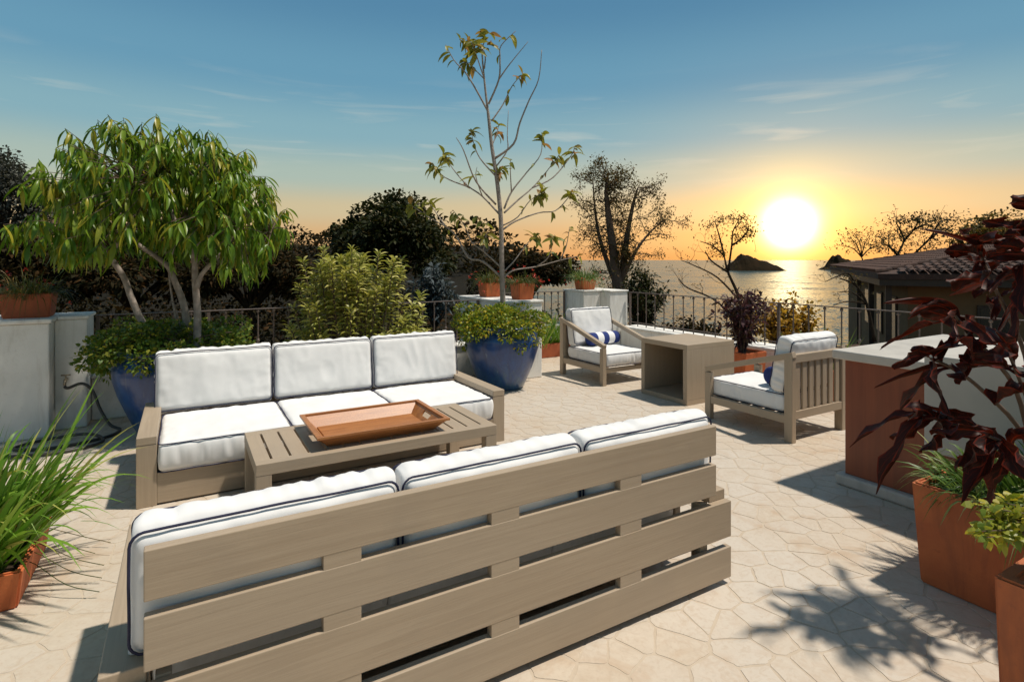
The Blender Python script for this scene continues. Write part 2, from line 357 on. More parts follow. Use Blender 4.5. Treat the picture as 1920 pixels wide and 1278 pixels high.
def leaves_np(pos, d, L, Wd, droop=.15, fold=.12, rg=rng):
    """pos, d: (N,3); L, Wd: (N,) -> pointed leaf blades, 6 verts, 3 faces each"""
    N = len(pos); d = unit(d); up = np.tile([0., 0, 1], (N, 1)) + rg.normal(0, .45, (N, 3)); s = unit(np.cross(d, up)); u = np.cross(s, d)
    L = L[:, None]; Wd = Wd[:, None]; dn = np.array([[0, 0, -1.]])
    q = lambda t, w: pos + d * (L * t) + s * (Wd * w) + u * (Wd * fold * abs(w) * 2) + dn * (L * droop * t * t)
    V = np.stack([q(0, 0), q(.33, -.5), q(.33, .5), q(.68, -.40), q(.68, .40), q(1, 0)], 1).reshape(-1, 3)
    b = np.arange(N) * 6
    t1 = np.stack([b, b + 2, b + 1], 1); qd = np.stack([b + 1, b + 2, b + 4, b + 3], 1); t2 = np.stack([b + 3, b + 4, b + 5], 1)
    return V, t1.tolist() + qd.tolist() + t2.tolist()
def blades_np(pos, d, L, Wd, droop, seg=5, rg=rng):
    N = len(pos); d = unit(d); s = unit(np.cross(d, np.tile([0., 0, 1], (N, 1)) + rg.normal(0, .3, (N, 3)))); V = []
    for k in range(seg + 1):
        t = k / seg; w = (1 - t ** 2.2) * (.55 + .45 * min(1, t * 4)) + .02
        c = pos + d * (L * t)[:, None] + np.array([[0, 0, -1.]]) * (L * droop * t ** 2.4)[:, None]
        V += [c - s * (Wd * w / 2)[:, None], c + s * (Wd * w / 2)[:, None]]
    V = np.stack(V, 1).reshape(-1, 3); m = 2 * (seg + 1); b = np.arange(N) * m; fs = []
    for k in range(seg): fs.append(np.stack([b + 2 * k, b + 2 * k + 1, b + 2 * k + 3, b + 2 * k + 2], 1))
    return V, np.concatenate(fs).tolist()
def merge(parts):
    V = []; Fc = []; o = 0
    for v, f in parts:
        V.append(np.asarray(v, float)); Fc += [tuple(i + o for i in q) for q in f]; o += len(v)
    return np.concatenate(V), Fc
def blob_points(clumps, n, shell=.45, rg=rng):
    """points in the outer part of a union of ellipsoid clumps; returns positions and outward directions"""
    w = np.array([c[1][0] * c[1][1] + c[1][0] * c[1][2] for c in clumps]); k = rg.choice(len(clumps), n, p=w / w.sum())
    d = unit(rg.normal(0, 1, (n, 3))); r = shell + (1 - shell) * rg.random(n) ** .6
    c = np.array([list(q[0]) for q in clumps])[k]; a = np.array([list(q[1]) for q in clumps])[k]
    return c + d * a * r[:, None], d

# ------------------------------------------------------------------ the setting: terrain, sea, islands
def terr(X, D):
    k = X / max(D, 1.)
    right = -3.6 - max(0, D - 8) * .42
    left = -3.2 + 3.4 * min(1, max(0, (D - 8) / 30)) + 5.6 * min(1, max(0, (D - 50) / 110)) - max(0, D - 220) * .12
    t = min(1, max(0, (k + .02) / .20)); t = t * t * (3 - 2 * t)
    b = left * (1 - t) + right * t
    return max(b + .5 * noise.noise((X * .12, D * .12, 0)), -27)
Ds = [-14, -6, 0, 4, 7] + list(np.geomspace(9, 420, 46)); ks = np.linspace(-2.2, 1.7, 90); V = []; Fc = []
for D in Ds:
    w = max(D, 9)
    for k in ks: V.append(C(k * w, D, terr(k * w, max(D, 8))))
for i in range(len(Ds) - 1):
    for j in range(len(ks) - 1):
        a = i * len(ks) + j; Fc.append((a, a + 1, a + len(ks) + 1, a + len(ks)))
struct(ob('hillside_ground', mesh_of('hillside_ground', V, Fc, True), EARTH))
V = [(0, 0, -25)] + [(45000 * math.cos(2 * math.pi * k / 64), 45000 * math.sin(2 * math.pi * k / 64), -25) for k in range(64)]
struct(ob('sea', mesh_of('sea', V, [(0, 1 + k, 1 + (k + 1) % 64) for k in range(64)]), SEA))
def isle(name, label, px, D, hw, depth, hts):
    V, Fc = [], []; nx, ny = 44, 14
    for j in range(ny + 1):
        for i in range(nx + 1):
            t = i / nx; s = j / ny * 2 - 1; h = np.interp(t, [q[0] for q in hts], [q[1] for q in hts])
            z = -27 + (h + 2) * max(0, 1 - abs(s) ** 2.2) * (1 + .18 * noise.noise((t * 9, s * 3, D))) + 1.2 * noise.noise((t * 30, s * 9, 2)) * (h > 3)
            V.append(C((px - CX) / F * D + (t - .5) * 2 * hw + 4 * noise.noise((t * 11, s * 5, 5)), D + s * depth, z))
    for j in range(ny):
        for i in range(nx): a = j * (nx + 1) + i; Fc.append((a, a + 1, a + nx + 2, a + nx + 1))
    o = ob(name, mesh_of(name, V, Fc), ROCK); struct(o); return o
isle('island_terrain', '', 1413, 1400, 72, 45, [(0, 0), (.06, 8), (.16, 25), (.28, 39), (.36, 38), (.48, 32), (.60, 26), (.72, 21), (.86, 13), (.95, 5), (1, 0)])
isle('island_terrain', '', 1572, 1500, 48, 35, [(0, 0), (.15, 6), (.3, 26), (.38, 40), (.5, 36), (.75, 26), (1, 2)])

# ------------------------------------------------------------------ terrace floor
TER = [(-4.2, -2.6, 7.1), (4.1, -2.6, 8.3)]
fl = struct(ob('terrace_floor', None))
box(fl, 'mortar_bed', -4.2, 4.1, -2.6, 7.1, -.30, -.0018, MORTAR, 0); box(fl, 'mortar_bed', 4.1005, 6.85, -2.6, 8.3, -.30, -.0018, MORTAR, 0)
box(fl, 'retaining_wall', -4.15, 4.0, -2.5, 7.0, -4.5, -.301, GREYW, 0); box(fl, 'retaining_wall', 4.001, 6.8, -2.5, 8.2, -4.5, -.301, GREYW, 0)
def clip_poly(poly, nx, ny, c):
    out = []
    for i in range(len(poly)):
        a, b = poly[i], poly[(i + 1) % len(poly)]; da = a[0] * nx + a[1] * ny - c; db = b[0] * nx + b[1] * ny - c
        if da <= 0: out.append(a)
        if (da < 0 < db) or (db < 0 < da): t = da / (da - db); out.append((a[0] + (b[0] - a[0]) * t, a[1] + (b[1] - a[1]) * t))
    return out
def flagstones():
    pts = []; grid = {}; cs = .1
    for k in range(26000):
        u, v = random.uniform(-4.6, 7.2), random.uniform(-3.0, 8.7); md = .085 + .21 * random.random() ** 2.0
        ci, cj = int(u / cs), int(v / cs); ok = True
        for i in range(ci - 4, ci + 5):
            for j in range(cj - 4, cj + 5):
                for q in grid.get((i, j), ()):
                    if (q[0] - u) ** 2 + (q[1] - v) ** 2 < md * md: ok = False; break
                if not ok: break
            if not ok: break
        if ok: pts.append((u, v)); grid.setdefault((ci, cj), []).append((u, v))
    A = np.array(pts); stones = []
    for i, (u, v) in enumerate(pts):
        lim = 7.08 if u < 4.1 else 8.28
        if not (-4.15 < u < 6.8 and -2.55 < v < lim): continue
        d = np.hypot(A[:, 0] - u, A[:, 1] - v); idx = np.argsort(d)[1:19]
        poly = [(u - .6, v - .6), (u + .6, v - .6), (u + .6, v + .6), (u - .6, v + .6)]
        for j in idx:
            dx, dy = A[j, 0] - u, A[j, 1] - v; L = math.hypot(dx, dy); nx, ny = dx / L, dy / L
            poly = clip_poly(poly, nx, ny, (u * nx + v * ny) + L / 2 * random.uniform(.985, 1.0) - random.uniform(.001, .003))
            if len(poly) < 3: break
        if len(poly) < 3: continue
        for nx, ny, c in ((1, 0, 6.84), (-1, 0, 4.19), (0, 1, 7.09 if u < 4.1 else 8.29), (0, -1, 2.59)):
            poly = clip_poly(poly, nx, ny, c)
        if len(poly) < 3: continue
        # soften the corners and roughen the outline
        q = []
        for k in range(len(poly)):
            a, b, c = Vector(poly[k - 1]), Vector(poly[k]), Vector(poly[(k + 1) % len(poly)])
            ra, rc = min(.007, (a - b).length * .3), min(.007, (c - b).length * .3)
            if (a - b).length < 1e-4 or (c - b).length < 1e-4: continue
            q.append(b + (a - b).normalized() * ra); q.append(b + (c - b).normalized() * rc)
            m = (b + c) / 2; nrm = Vector((-(c - b).y, (c - b).x)).normalized()
            if (c - b).length > .05:
                for fr in (.3, .55, .8): q.append(b.lerp(c, fr) + nrm * random.uniform(-.0015, .0045))
        if len(q) >= 5: stones.append(((u, v), q))
    def geo(st, org):
        (u, v), q = st; z = random.uniform(-.0005, .0005); n = len(q); cu = sum(a.x for a in q) / n; cv = sum(a.y for a in q) / n
        top = [(cu + (a.x - cu) *   .975 - org[0], cv + (a.y - cv) * .975 - org[1], z) for a in q]
        bot = [(a.x - org[0], a.y - org[1], -.006) for a in q]
        return top + bot, [tuple(range(n))] + [(k, n + k, n + (k + 1) % n, (k + 1) % n) for k in range(n)]
    def size_on_view(st):
        u, v = st[0]; D = u * FW.x + v * FW.y; X = u * RT.x + v * RT.y
        if D < 1.2: return 0
        x, y = CX + X / D * F, HY + HC * F / D
        if not (0 < x < 1920 and y < 1270): return 0
        if -.2 < u < 2.3 and 1.75 < v < 2.6: return 0                     # under the near sofa
        if 1.2 * (u - .0) > 0 and -.2 < u < 2.4 and 4.2 < v: return 0
        if 4.0 < u and v < 2.2: return 0
        if x > 1700 and y > 900: return 0
        ym = 1030 - (x - 262) * .213; 
        if 230 < x < 1345 and y > ym - 30 and y < 1075 + (1372 - x) * .43: return 0   # behind the near sofa's back
        ar = abs(sum(a.x * b.y - b.x * a.y for a, b in zip(st[1], st[1][1:] + st[1][:1]))) / 2
        return ar / D ** 3
    stones.sort(key=size_on_view, reverse=True)
    for st in stones[:300]:
        v, f = geo(st, st[0]); ob('flagstone', mesh_of('flagstone', v, f), STONE, fl, (st[0][0], st[0][1], 0))
    v, f = merge([geo(st, (0, 0)) for st in stones[300:]])
    stuff(ob('flagstone_paving', mesh_of('flagstone_paving', v, f), STONE, fl))
flagstones()

# ------------------------------------------------------------------ parapets, piers, railings
def wall_thing(name, label, cat, boxes, m=PLASTER, bev=.012, cap=None):
    c = boxes[0]; t = thing(name, label, cat, ((c[0] + c[1]) / 2, (c[2] + c[3]) / 2, 0))
    for b in boxes:
        box(t, b[6] if len(b) > 6 else 'wall', b[0] - t.location.x, b[1] - t.location.x, b[2] - t.location.y, b[3] - t.location.y, b[4], b[5], b[7] if len(b) > 7 else m, bev)
    return t
wall_thing('parapet_wall', 'low white parapet wall behind the blue pots and long sofa', 'wall', [(-.775, 3.535, 6.72, 7.08, .001, .405, 'wall'), (-.775, 3.535, 6.70, 7.10, .407, .435, 'coping')])
wall_thing('parapet_wall', 'low white parapet under the railing behind the front-facing armchair', 'wall', [(4.095, 5.84, 7.98, 8.28, .001, .405, 'wall'), (4.095, 5.84, 7.96, 8.29, .407, .435, 'coping')])
pw = wall_thing('parapet_wall', 'long low white parapet under the sea-side railing beyond the cube table', 'wall', [(6.45, 6.80, -2.4, 7.36, .001, .395, 'wall'), (6.43, 6.83, -2.4, 7.36, .397, .425, 'coping')])
wall_thing('pier', 'white stepped pier at the left edge carrying a terracotta box', 'pier', [(-1.85, -1.02, 6.28, 6.95, .001, .995, 'block'), (-1.019, -.78, 6.50, 6.95, .001, 1.000, 'block'), (-1.87, -1.0, 6.26, 6.97, .997, 1.035, 'coping'), (-.999, -.765, 6.485, 6.97, 1.002, 1.035, 'coping')])
wall_thing('pier', 'long white pier behind the large blue pot carrying two orange pots', 'pier', [(3.54, 4.09, 6.22, 7.6, .001, .985, 'block'), (3.525, 4.105, 6.205, 7.615, .987, 1.02, 'coping')])
pr_ = wall_thing('pier', 'white corner pier with stepped faces behind the front-facing armchair', 'pier', [(5.85, 6.22, 7.62, 8.2, .001, 1.0, 'block'), (6.221, 6.62, 7.38, 8.2, .001, 1.0, 'block'), (5.84, 6.218, 7.605, 8.21, 1.002, 1.03, 'coping'), (6.22, 6.635, 7.365, 8.21, 1.002, 1.03, 'coping')])

V, Fc = [], []
tube(V, Fc, [(0, 0, 0), (0, 0, 1)], .0085, 8)
BAL = mesh_of('baluster', V, Fc, False); BAL.materials.append(IRON)
cv, cf_ = lathe([(.009, -.022), (.017, -.014), (.019, 0), (.017, .014), (.009, .022)], 8)
COLLAR = mesh_of('collar', cv, cf_, True); COLLAR.materials.append(IRON)
def railing(label, a, b, z0, z1, step, posts=(), zoff=0):
    a, b = Vector((*a, 0)), Vector((*b, 0)); L = (b - a).length; d = (b - a).normalized(); rz = math.atan2(d.y, d.x)
    t = thing('railing', label, 'railing', (a.x, a.y, z0), rz, 'iron railings round the terrace')
    box(t, 'top_rail', 0, L, -.019, .019, z1 - z0 - .012, z1 - z0, IRON, .003)
    box(t, 'bottom_rail', 0, L, -.011, .011, .052, .064, IRON, .002)
    n = max(2, round(L / step)); h = z1 - z0 - .013
    for i in range(n + 1):
        x = min(max(i * L / n, .012), L - .012)
        post = any(abs(x - q) < L / n * .5 for q in posts) or i in (0, n)
        if post:
            p = box(t, 'post', x - .016, x + .016, -.016, .016, .0, h, IRON, .003)
            continue
        o = ob('baluster', BAL, None, t, (x, 0, .0)); o.scale = (1, 1, h)
        if i % 2: c = ob('collar', COLLAR, None, o, (0, 0, .36)); c.scale = (1, 1, 1 / h)
        c = ob('collar', COLLAR, None, o, (0, 0, .965)); c.scale = (1, 1, .8 / h)
    return t
railing('iron railing on the parapet behind the bushy potted trees and sofa', (-.76, 6.95), (3.52, 6.95), .437, 1.0, .165, (1.0, 2.3))
railing('short iron railing between the long pier and the corner pier', (4.11, 8.12), (5.82, 8.12), .437, 1.0, .14)
railing('long iron railing along the sea side running past the house', (6.63, 7.34), (6.63, -2.3), .427, 1.0, .20, (2.85, 5.9))
railing('dark iron railing end beside the white pier at the left edge', (-3.6, 6.6), (-1.9, 6.6), .001, .99, .12)

# tap and hose by the left pier
t = thing('garden_tap', 'small metal tap on the white pier with a hose attached', 'tap', (-.93, 6.50, .46))
V, Fc = [], []; tube(V, Fc, [(0, -.001, 0), (0, -.07, 0), (.0, -.10, -.01), (0, -.11, -.04)], [.014, .014, .013, .012], 8); ob('spout', mesh_of('spout', V, Fc, True), BRASS, t)
V, Fc = [], []; tube(V, Fc, [(-.035, -.055, .045), (.035, -.055, .045)], .007, 6); tube(V, Fc, [(0, -.055, .0), (0, -.055, .045)], .006, 6); ob('handle', mesh_of('handle', V, Fc, True), BRASS, t)
V, Fc = [], []
pth = [(-.93, 6.39, .41), (-.90, 6.37, .40), (-.80, 6.36, .43), (-.72, 6.33, .36), (-.66, 6.28, .20), (-.58, 6.22, .06), (-.50, 6.15, .018), (-.62, 5.95, .016), (-.95, 5.85, .016), (-1.2, 5.98, .016), (-1.05, 6.12, .02), (-.72, 6.05, .045), (-.60, 5.82, .018), (-.90, 5.68, .018), (-1.25, 5.78, .018)]
tube(V, Fc, smooth_path(pth, 8), .013, 8); tag(ob('garden_hose', mesh_of('garden_hose', V, Fc, True), HOSE), 'dark rubber hose drooping from the tap to the floor', 'hose')

# ------------------------------------------------------------------ cushions
def cushion(w, d, h, seed=0, crown=.018, bulge=.016, r=.03):
    """centred in x, y; z from 0 to h"""
    a, b, c = w / 2, d / 2, h / 2
    def ticks(half, n): return sorted(set([-1, 1] + [s * (half - r * k) / half for k in (.3, .65, 1.0) for s in (-1, 1)] + list(np.linspace(-(half - r) / half, (half - r) / half, n))))
    X, Y, Z = ticks(a, max(10, int(w / .014))), ticks(b, max(10, int(d / .014))), ticks(c, 7)
    idx = {}; V = []; Fc = []
    def vid(i, j, k):
        if (i, j, k) in idx: return idx[(i, j, k)]
        x, y, z = X[i], Y[j], Z[k]; p = Vector((x * a, y * b, z * c)); q = Vector((max(-a + r, min(a - r, p.x)), max(-b + r, min(b - r, p.y)), max(-c + r, min(c - r, p.z))))
        e = p - q
        if e.length > 1e-7: p = q + e.normalized() * r
        fx, fy, fz = 1 - abs(x) ** 2.4, 1 - abs(y) ** 2.4, 1 - abs(z) ** 2
        side = max(abs(x), abs(y)) > .999
        n1 = noise.noise((p.x * 5 + seed * 7, p.y * 5, p.z * 3)); n2 = noise.noise((p.x * 16 + seed * 3, p.y * 16, seed)); n3 = noise.noise((p.x * 30, p.y * 30, seed * 5 + p.z * 5))
        if abs(z) > .6:
            near = max(abs(x) ** 6, abs(y) ** 6)
            p.z += math.copysign(crown * fx ** .6 * fy ** .6, z) + (n1 * .012 * (fx * fy) ** .5 + abs(noise.noise((p.x * 9 + seed * 2, p.y * 4 + p.x * 3, seed * 1.7))) * -.010 * (fx * fy) ** .3 + (n2 * .0055 + n3 * .003) * (.22 + near)) * (1 if abs(x) < .98 and abs(y) < .98 else .3)
        if max(abs(x), abs(y)) > .9:
            o = (fz * bulge + n1 * .005 + fz * (n2 * .008 + n3 * .015 * (.4 + .6 * max(0, noise.noise((p.x * 3, p.y * 3, seed + 3.3)) + .5))))
            if abs(x) > .9: p.x += math.copysign(o - fz * (bulge - .006), x)
            if abs(y) > .9: p.y += math.copysign(o, y)
        p.z += c; idx[(i, j, k)] = len(V); V.append(p); return idx[(i, j, k)]
    nx, ny, nz_ = len(X) - 1, len(Y) - 1, len(Z) - 1
    for i in range(nx):
        for j in range(ny):
            Fc.append((vid(i, j, nz_), vid(i + 1, j, nz_), vid(i + 1, j + 1, nz_), vid(i, j + 1, nz_))); Fc.append((vid(i, j, 0), vid(i, j + 1, 0), vid(i + 1, j + 1, 0), vid(i + 1, j, 0)))
    for i in range(nx):
        for k in range(nz_):
            Fc.append((vid(i, 0, k), vid(i + 1, 0, k), vid(i + 1, 0, k + 1), vid(i, 0, k + 1))); Fc.append((vid(i, ny, k), vid(i, ny, k + 1), vid(i + 1, ny, k + 1), vid(i + 1, ny, k)))
    for j in range(ny):
        for k in range(nz_):
            Fc.append((vid(0, j, k), vid(0, j, k + 1), vid(0, j + 1, k + 1), vid(0, j + 1, k))); Fc.append((vid(nx, j, k), vid(nx, j + 1, k), vid(nx, j + 1, k + 1), vid(nx, j, k + 1)))
    me = mesh_of('cushion', V, Fc, True)
    PV, PF = [], []
    for zz, s in ((h - .007, 1), (.007, -1)):
        loop = []; rc = .035; k = .0 
        for cx_, cy_, a0 in ((a - rc, b - rc, 0), (-a + rc, b - rc, 90), (-a + rc, -b + rc, 180), (a - rc, -b + rc, 270)):
            for q in range(5):
                an = R(a0 + q * 22.5); loop.append(Vector((cx_ + (rc - .003) * math.cos(an), cy_ + (rc - .003) * math.sin(an), zz)))
        fine = []
        for q in range(len(loop)):
            p0, p1 = loop[q], loop[(q + 1) % len(loop)]; n = max(1, int((p1 - p0).length / .05))
            for e in range(n):
                p = p0.lerp(p1, e / n); nn_ = noise.noise((p.x * 5 + seed * 7, p.y * 5, (p.z - c) * 3)); p.z += s * .002 + .003 * noise.noise((p.x * 9, p.y * 9, seed))
                out = Vector((p.x / a, p.y / b, 0)); p.x += (out.x * .006 * abs(out.x) ** 6) + (nn_ * .005 if abs(out.x) > .95 else 0) * (1 if out.x > 0 else -1); p.y += (out.y * .006 * abs(out.y) ** 6) + (nn_ * .005 if abs(out.y) > .95 else 0) * (1 if out.y > 0 else -1); fine.append(p)
        tube(PV, PF, fine, .0042, 6, closed=True)
    return me, mesh_of('piping', PV, PF, True)
def put_cushion(parent, name, w, d, h, loc, rot=(0, 0, 0), seed=0, crown=.018, r=.03):
    me, pm = cushion(w, d, h, seed, crown, .024 if name == 'back_cushion' else .016, r=r); o = ob(name, me, FABRIC, parent, loc, rot); ob('piping', pm, PIPING, o); return o

# ------------------------------------------------------------------ sofas  (local: back slats' outer face at y = 0, front at y = DEP, x = 0..Wd)
def sofa(label, loc, rz, Wd, seed, bt=.17, bh=.43):
    t = thing('sofa', label, 'sofa', loc, rz); A = .11; DEP = 1.05
    for z0, z1, full in ((.630, .768, 0), (.441, .586, 0), (.224, .395, 1), (.030, .176, 1)):
        box(t, 'back_slat', 0 if full else A - .005, Wd if full else Wd - A + .005, 0, .036, z0, z1, 'wood', .003)
    for fx in (.256, .4955, .743):
        x = Wd * fx
        box(t, 'back_stile', x - .059, x + .059, .0012, .034, .045, .760, WOOD[0], .001)
    for x in (A + .02, Wd - A - .06): box(t, 'back_post', x, x + .04, .038, .075, .03, .40, 'wood', .003)
    for s in (0, 1):
        x0 = 0 if s == 0 else Wd - A; xi = (x0 + A - .035) if s == 0 else x0
        box(t, 'arm', x0, x0 + A, .038, DEP, .390, .440, 'wood', .004)
        box(t, 'front_leg', x0, x0 + A, DEP - .055, DEP - .0015, .0, .3885, 'wood', .003)
        box(t, 'side_panel', xi, xi + .035, .25, DEP - .057, .10, .3885, 'wood', .002)
        box(t, 'rear_leg', xi, xi + .035, .078, .15, .0, .3885, 'wood', .003)
    box(t, 'front_rail', A + .0005, Wd - A - .0005, DEP - .05, DEP - .004, .012, .205, 'wood', .003)
    box(t, 'seat_deck', A + .0005, Wd - A - .0005, .078, DEP - .055, .165, .198, 'wood', .002)
    n = 3; cw = (Wd - 2 * A + .10) / n; sw = (Wd - 2 * A - .012) / n
    for k in range(n):
        put_cushion(t, 'seat_cushion', sw - .008, .80, .185, (A + .006 + sw * (k + .5), DEP - .40 + .01, .203), seed=seed + k, crown=.022)
        put_cushion(t, 'back_cushion', cw - .022, bh, bt, (A - .05 + cw * (k + .5), .040, .605), (R(90), 0, math.pi), seed=seed + 10 + k, crown=.020, r=.035)
    return t
def fix_back(t, tilt=6, z=.602, y=.052):                                          # back cushions stand on edge, leaning on the slats
    for o in t.children:
        if o.name.startswith('back_cushion'): o.rotation_euler = (R(90 - tilt), 0, math.pi); o.location.y = y; o.location.z = z
s1 = sofa('three-seat slatted sofa seen from behind, nearest the camera', (-.20, 1.80, 0), 0, 2.47, 1, .145, .335); fix_back(s1, 1.0, .624, .062)
s2 = sofa('three-seat sofa with white cushions facing the camera behind the coffee table', (2.37, 5.24, 0), math.pi, 2.63, 40); fix_back(s2)

# ------------------------------------------------------------------ coffee table and tray
x0, x1, y0, y1, zt = .345, 1.885, 3.44, 4.13, .40
t = thing('coffee_table', 'taupe slatted coffee table between the two sofas', 'table', ((x0 + x1) / 2, (y0 + y1) / 2, 0)); ox, oy = t.location.x, t.location.y
for a, b in ((y0, y0 + .075), (y1 - .075, y1)): box(t, 'side_rail', x0 - ox, x1 - ox, a - oy, b - oy, zt - .068, zt, 'wood', .004)
for a, b in ((x0, x0 + .085), (x1 - .085, x1)): box(t, 'end_rail', a - ox, b - ox, y0 + .0752 - oy, y1 - .0752 - oy, zt - .068, zt - .0008, WOOD[1], .003)
n = 13; span = (x1 - x0 - .17); gp = .013; sw = (span - gp * (n + 1)) / n
for k in range(n):
    a = x0 + .085 + gp + k * (sw + gp); box(t, 'slat', a - ox, a + sw - ox, y0 + .0755 - oy, y1 - .0755 - oy, zt - .024, zt - .001, 'wood', .002)
box(t, 'cross_rail', x0 + .086 - ox, x1 - .086 - ox, -.03, .03, zt - .064, zt - .026, 'wood', .002)
for a in (x0, x1 - .085):
    for b in (y0, y1 - .075): box(t, 'leg', a - ox + .001, a + .084 - ox, b - oy + .001, b + .074 - oy, 0, zt - .0685, 'wood', .003)
def tray():
    V, Fc = [], []; 
    t = thing('serving_tray', 'honey-brown wooden tray with handle slots on the coffee table', 'tray', (1.115, 3.775, .4005))
    W0, D0, W1, D1, h, th = .335, .20, .405, .275, .075, .014
    box(t, 'tray_base', -W0, W0, -D0, D0, 0, .013, TRAY, .003)
    def side(pb, pt, name, hole=None):
        # slab between bottom edge pb (2 pts) and top edge pt (2 pts), thickness outward ~ th
        b0, b1, t0, t1 = map(Vector, (*pb, *pt)); nrm = (b1 - b0).cross(t0 - b0).normalized(); V, Fc = [], []
        def pt_(s, q): return (b0.lerp(b1, s)).lerp(t0.lerp(t1, s), q)
        us, qs = ([0, .36, .64, 1], [0, .38, .78, 1]) if hole else ([0, 1], [0, 1])
        for o_ in (0, 1):
            for q in qs:
                for s in us: V.append(pt_(s, q) + nrm * th * o_)
        nu, nq = len(us), len(qs); N = nu * nq
        for j in range(nq - 1):
            for i in range(nu - 1):
                a = j * nu + i
                if hole and i == 1 and j == 1:
                    b = [a, a + 1, a + nu + 1, a + nu]
                    for k in range(4): Fc.append((b[k], b[(k + 1) % 4], b[(k + 1) % 4] + N, b[k] + N))
                    continue
                Fc.append((a, a + nu, a + nu + 1, a + 1)); Fc.append((a + N, a + 1 + N, a + nu + 1 + N, a + nu + N))
        per = [i for i in range(nu)] + [j * nu + nu - 1 for j in range(1, nq)] + [(nq - 1) * nu + i for i in range(nu - 2, -1, -1)] + [j * nu for j in range(nq - 2, 0, -1)]
        for k in range(len(per)): a, b = per[k], per[(k + 1) % len(per)]; Fc.append((a, b, b + N, a + N))
        me = mesh_of(name, V, Fc); bm = bmesh.new(); bm.from_mesh(me); bmesh.ops.recalc_face_normals(bm, faces=bm.faces); bm.to_mesh(me); bm.free()
        ob(name, me, TRAY, t)
    z0 = .004
    side(((-W0, -D0, z0), (W0, -D0, z0)), ((-W1, -D1, h), (W1, -D1, h)), 'tray_side'); side(((W0, D0, z0), (-W0, D0, z0)), ((W1, D1, h), (-W1, D1, h)), 'tray_side')
    side(((W0, -D0, z0), (W0, D0, z0)), ((W1, -D1, h), (W1, D1, h)), 'tray_end', 1); side(((-W0, D0, z0), (-W0, -D0, z0)), ((-W1, D1, h), (-W1, -D1, h)), 'tray_end', 1)
    # flat rim
    V, Fc = [], []; o_, i_ = (W1 + .026, D1 + .024), (W1 - .004, D1 - .004)
    for z in (h - .004, h + .010):
        for a, b in (o_, i_): V += [(-a, -b, z), (a, -b, z), (a, b, z), (-a, b, z)]
    for k in range(4):
        j = (k + 1) % 4; Fc += [(8 + k, 8 + j, 12 + j, 12 + k), (k, 4 + k, 4 + j, j), (k, j, 8 + j, 8 + k), (4 + k, 12 + k, 12 + j, 4 + j)]
    ob('rim', mesh_of('rim', V, Fc), TRAY, t)
tray()

# ------------------------------------------------------------------ cube side table (open towards the sofa)
x0, x1, y0, y1, h, th = 4.604, 5.36, 4.21, 4.90, .645, .055
t = thing('side_table', 'square open-sided taupe wood table between the armchairs', 'table', ((x0 + x1) / 2, (y0 + y1) / 2, 0)); a, b = (x1 - x0) / 2, (y1 - y0) / 2
box(t, 'top', -a, a, -b, b, h - th, h, WOOD[0], .004); box(t, 'base', -a, a, -b, b, 0, th, WOOD[0], .004)
box(t, 'side', -a, a, -b, -b + th, th + .0005, h - th - .0005, WOOD[2], .002); box(t, 'side', -a, a, b - th, b, th + .0005, h - th - .0005, WOOD[2], .002)
box(t, 'rear_panel', a - .05, a - .002, -b + th, b - th, th, h - th, WOOD[1], .001)

# ------------------------------------------------------------------ armchairs (local: back at y = 0, front at y = .9, x = 0..W)
def slab_between(parent, name, p, q, wx, h, m):
    """bar of width wx (local x) and height h whose centre line runs p -> q in the y-z plane"""
    p, q = Vector(p), Vector(q); L = (q - p).length; o = ob(name, box_me(wx, L, h, .003), None, parent, (p + q) / 2, (math.atan2(q.z - p.z, q.y - p.y), 0, 0))
    me = o.data
    if me.materials and me.materials[0] != m: o.data = me.copy(); o.data.materials.clear()
    if not o.data.materials: o.data.materials.append(m)
    return o
def armchair(label, loc, rz, seed, Wd=.80):
    t = thing('armchair', label, 'armchair', loc, rz, 'pair of slatted armchairs'); T = .055; DEP = .92
    for x in (0, Wd - T):
        box(t, 'rear_leg', x, x + T, 0, .075, 0, .745, 'wood', .004); box(t, 'front_leg', x, x + T, DEP - .065, DEP, 0, .455, 'wood', .004)
        slab_between(t, 'arm', (x + T / 2, .0, .747), (x + T / 2, DEP, .478), T - .002, .05, WOOD[1])
        box(t, 'side_rail', x + .006, x + T - .006, .0755, DEP - .0655, .155, .225, 'wood', .003)
    box(t, 'top_rail', T + .0005, Wd - T - .0005, .004, .050, .675, .745, 'wood', .003); box(t, 'back_rail', T + .0005, Wd - T - .0005, .004, .050, .195, .265, 'wood', .003)
    n = 7
    for k in range(n):
        c = T + (Wd - 2 * T) * (k + .5) / n; box(t, 'back_slat', c - .030, c + .030, .016, .036, .2655, .6745, 'wood', .002)
    box(t, 'front_rail', T + .0005, Wd - T - .0005, DEP - .055, DEP - .010, .155, .205, 'wood', .003)
    for k in range(6): a = .12 + k * .125; box(t, 'seat_slat', T + .001, Wd - T - .001, a, a + .07, .205, .222, 'wood', .002)
    put_cushion(t, 'seat_cushion', Wd - 2 * T - .012, .80, .16, (Wd / 2, DEP - .40 - .0, .228), seed=seed, crown=.014)
    put_cushion(t, 'back_cushion', Wd - 2 * T - .012, .46, .15, (Wd / 2, .075, .625), (R(90 - 11), 0, math.pi), seed=seed + 1, crown=.016)
    return t
armchair('armchair with a striped bolster facing the camera beside the blue pot', (5.23, 6.30, 0), math.pi, 70)
armchair('armchair seen from behind with slatted back beside the bar', (4.42, 2.895, 0), 0, 80)
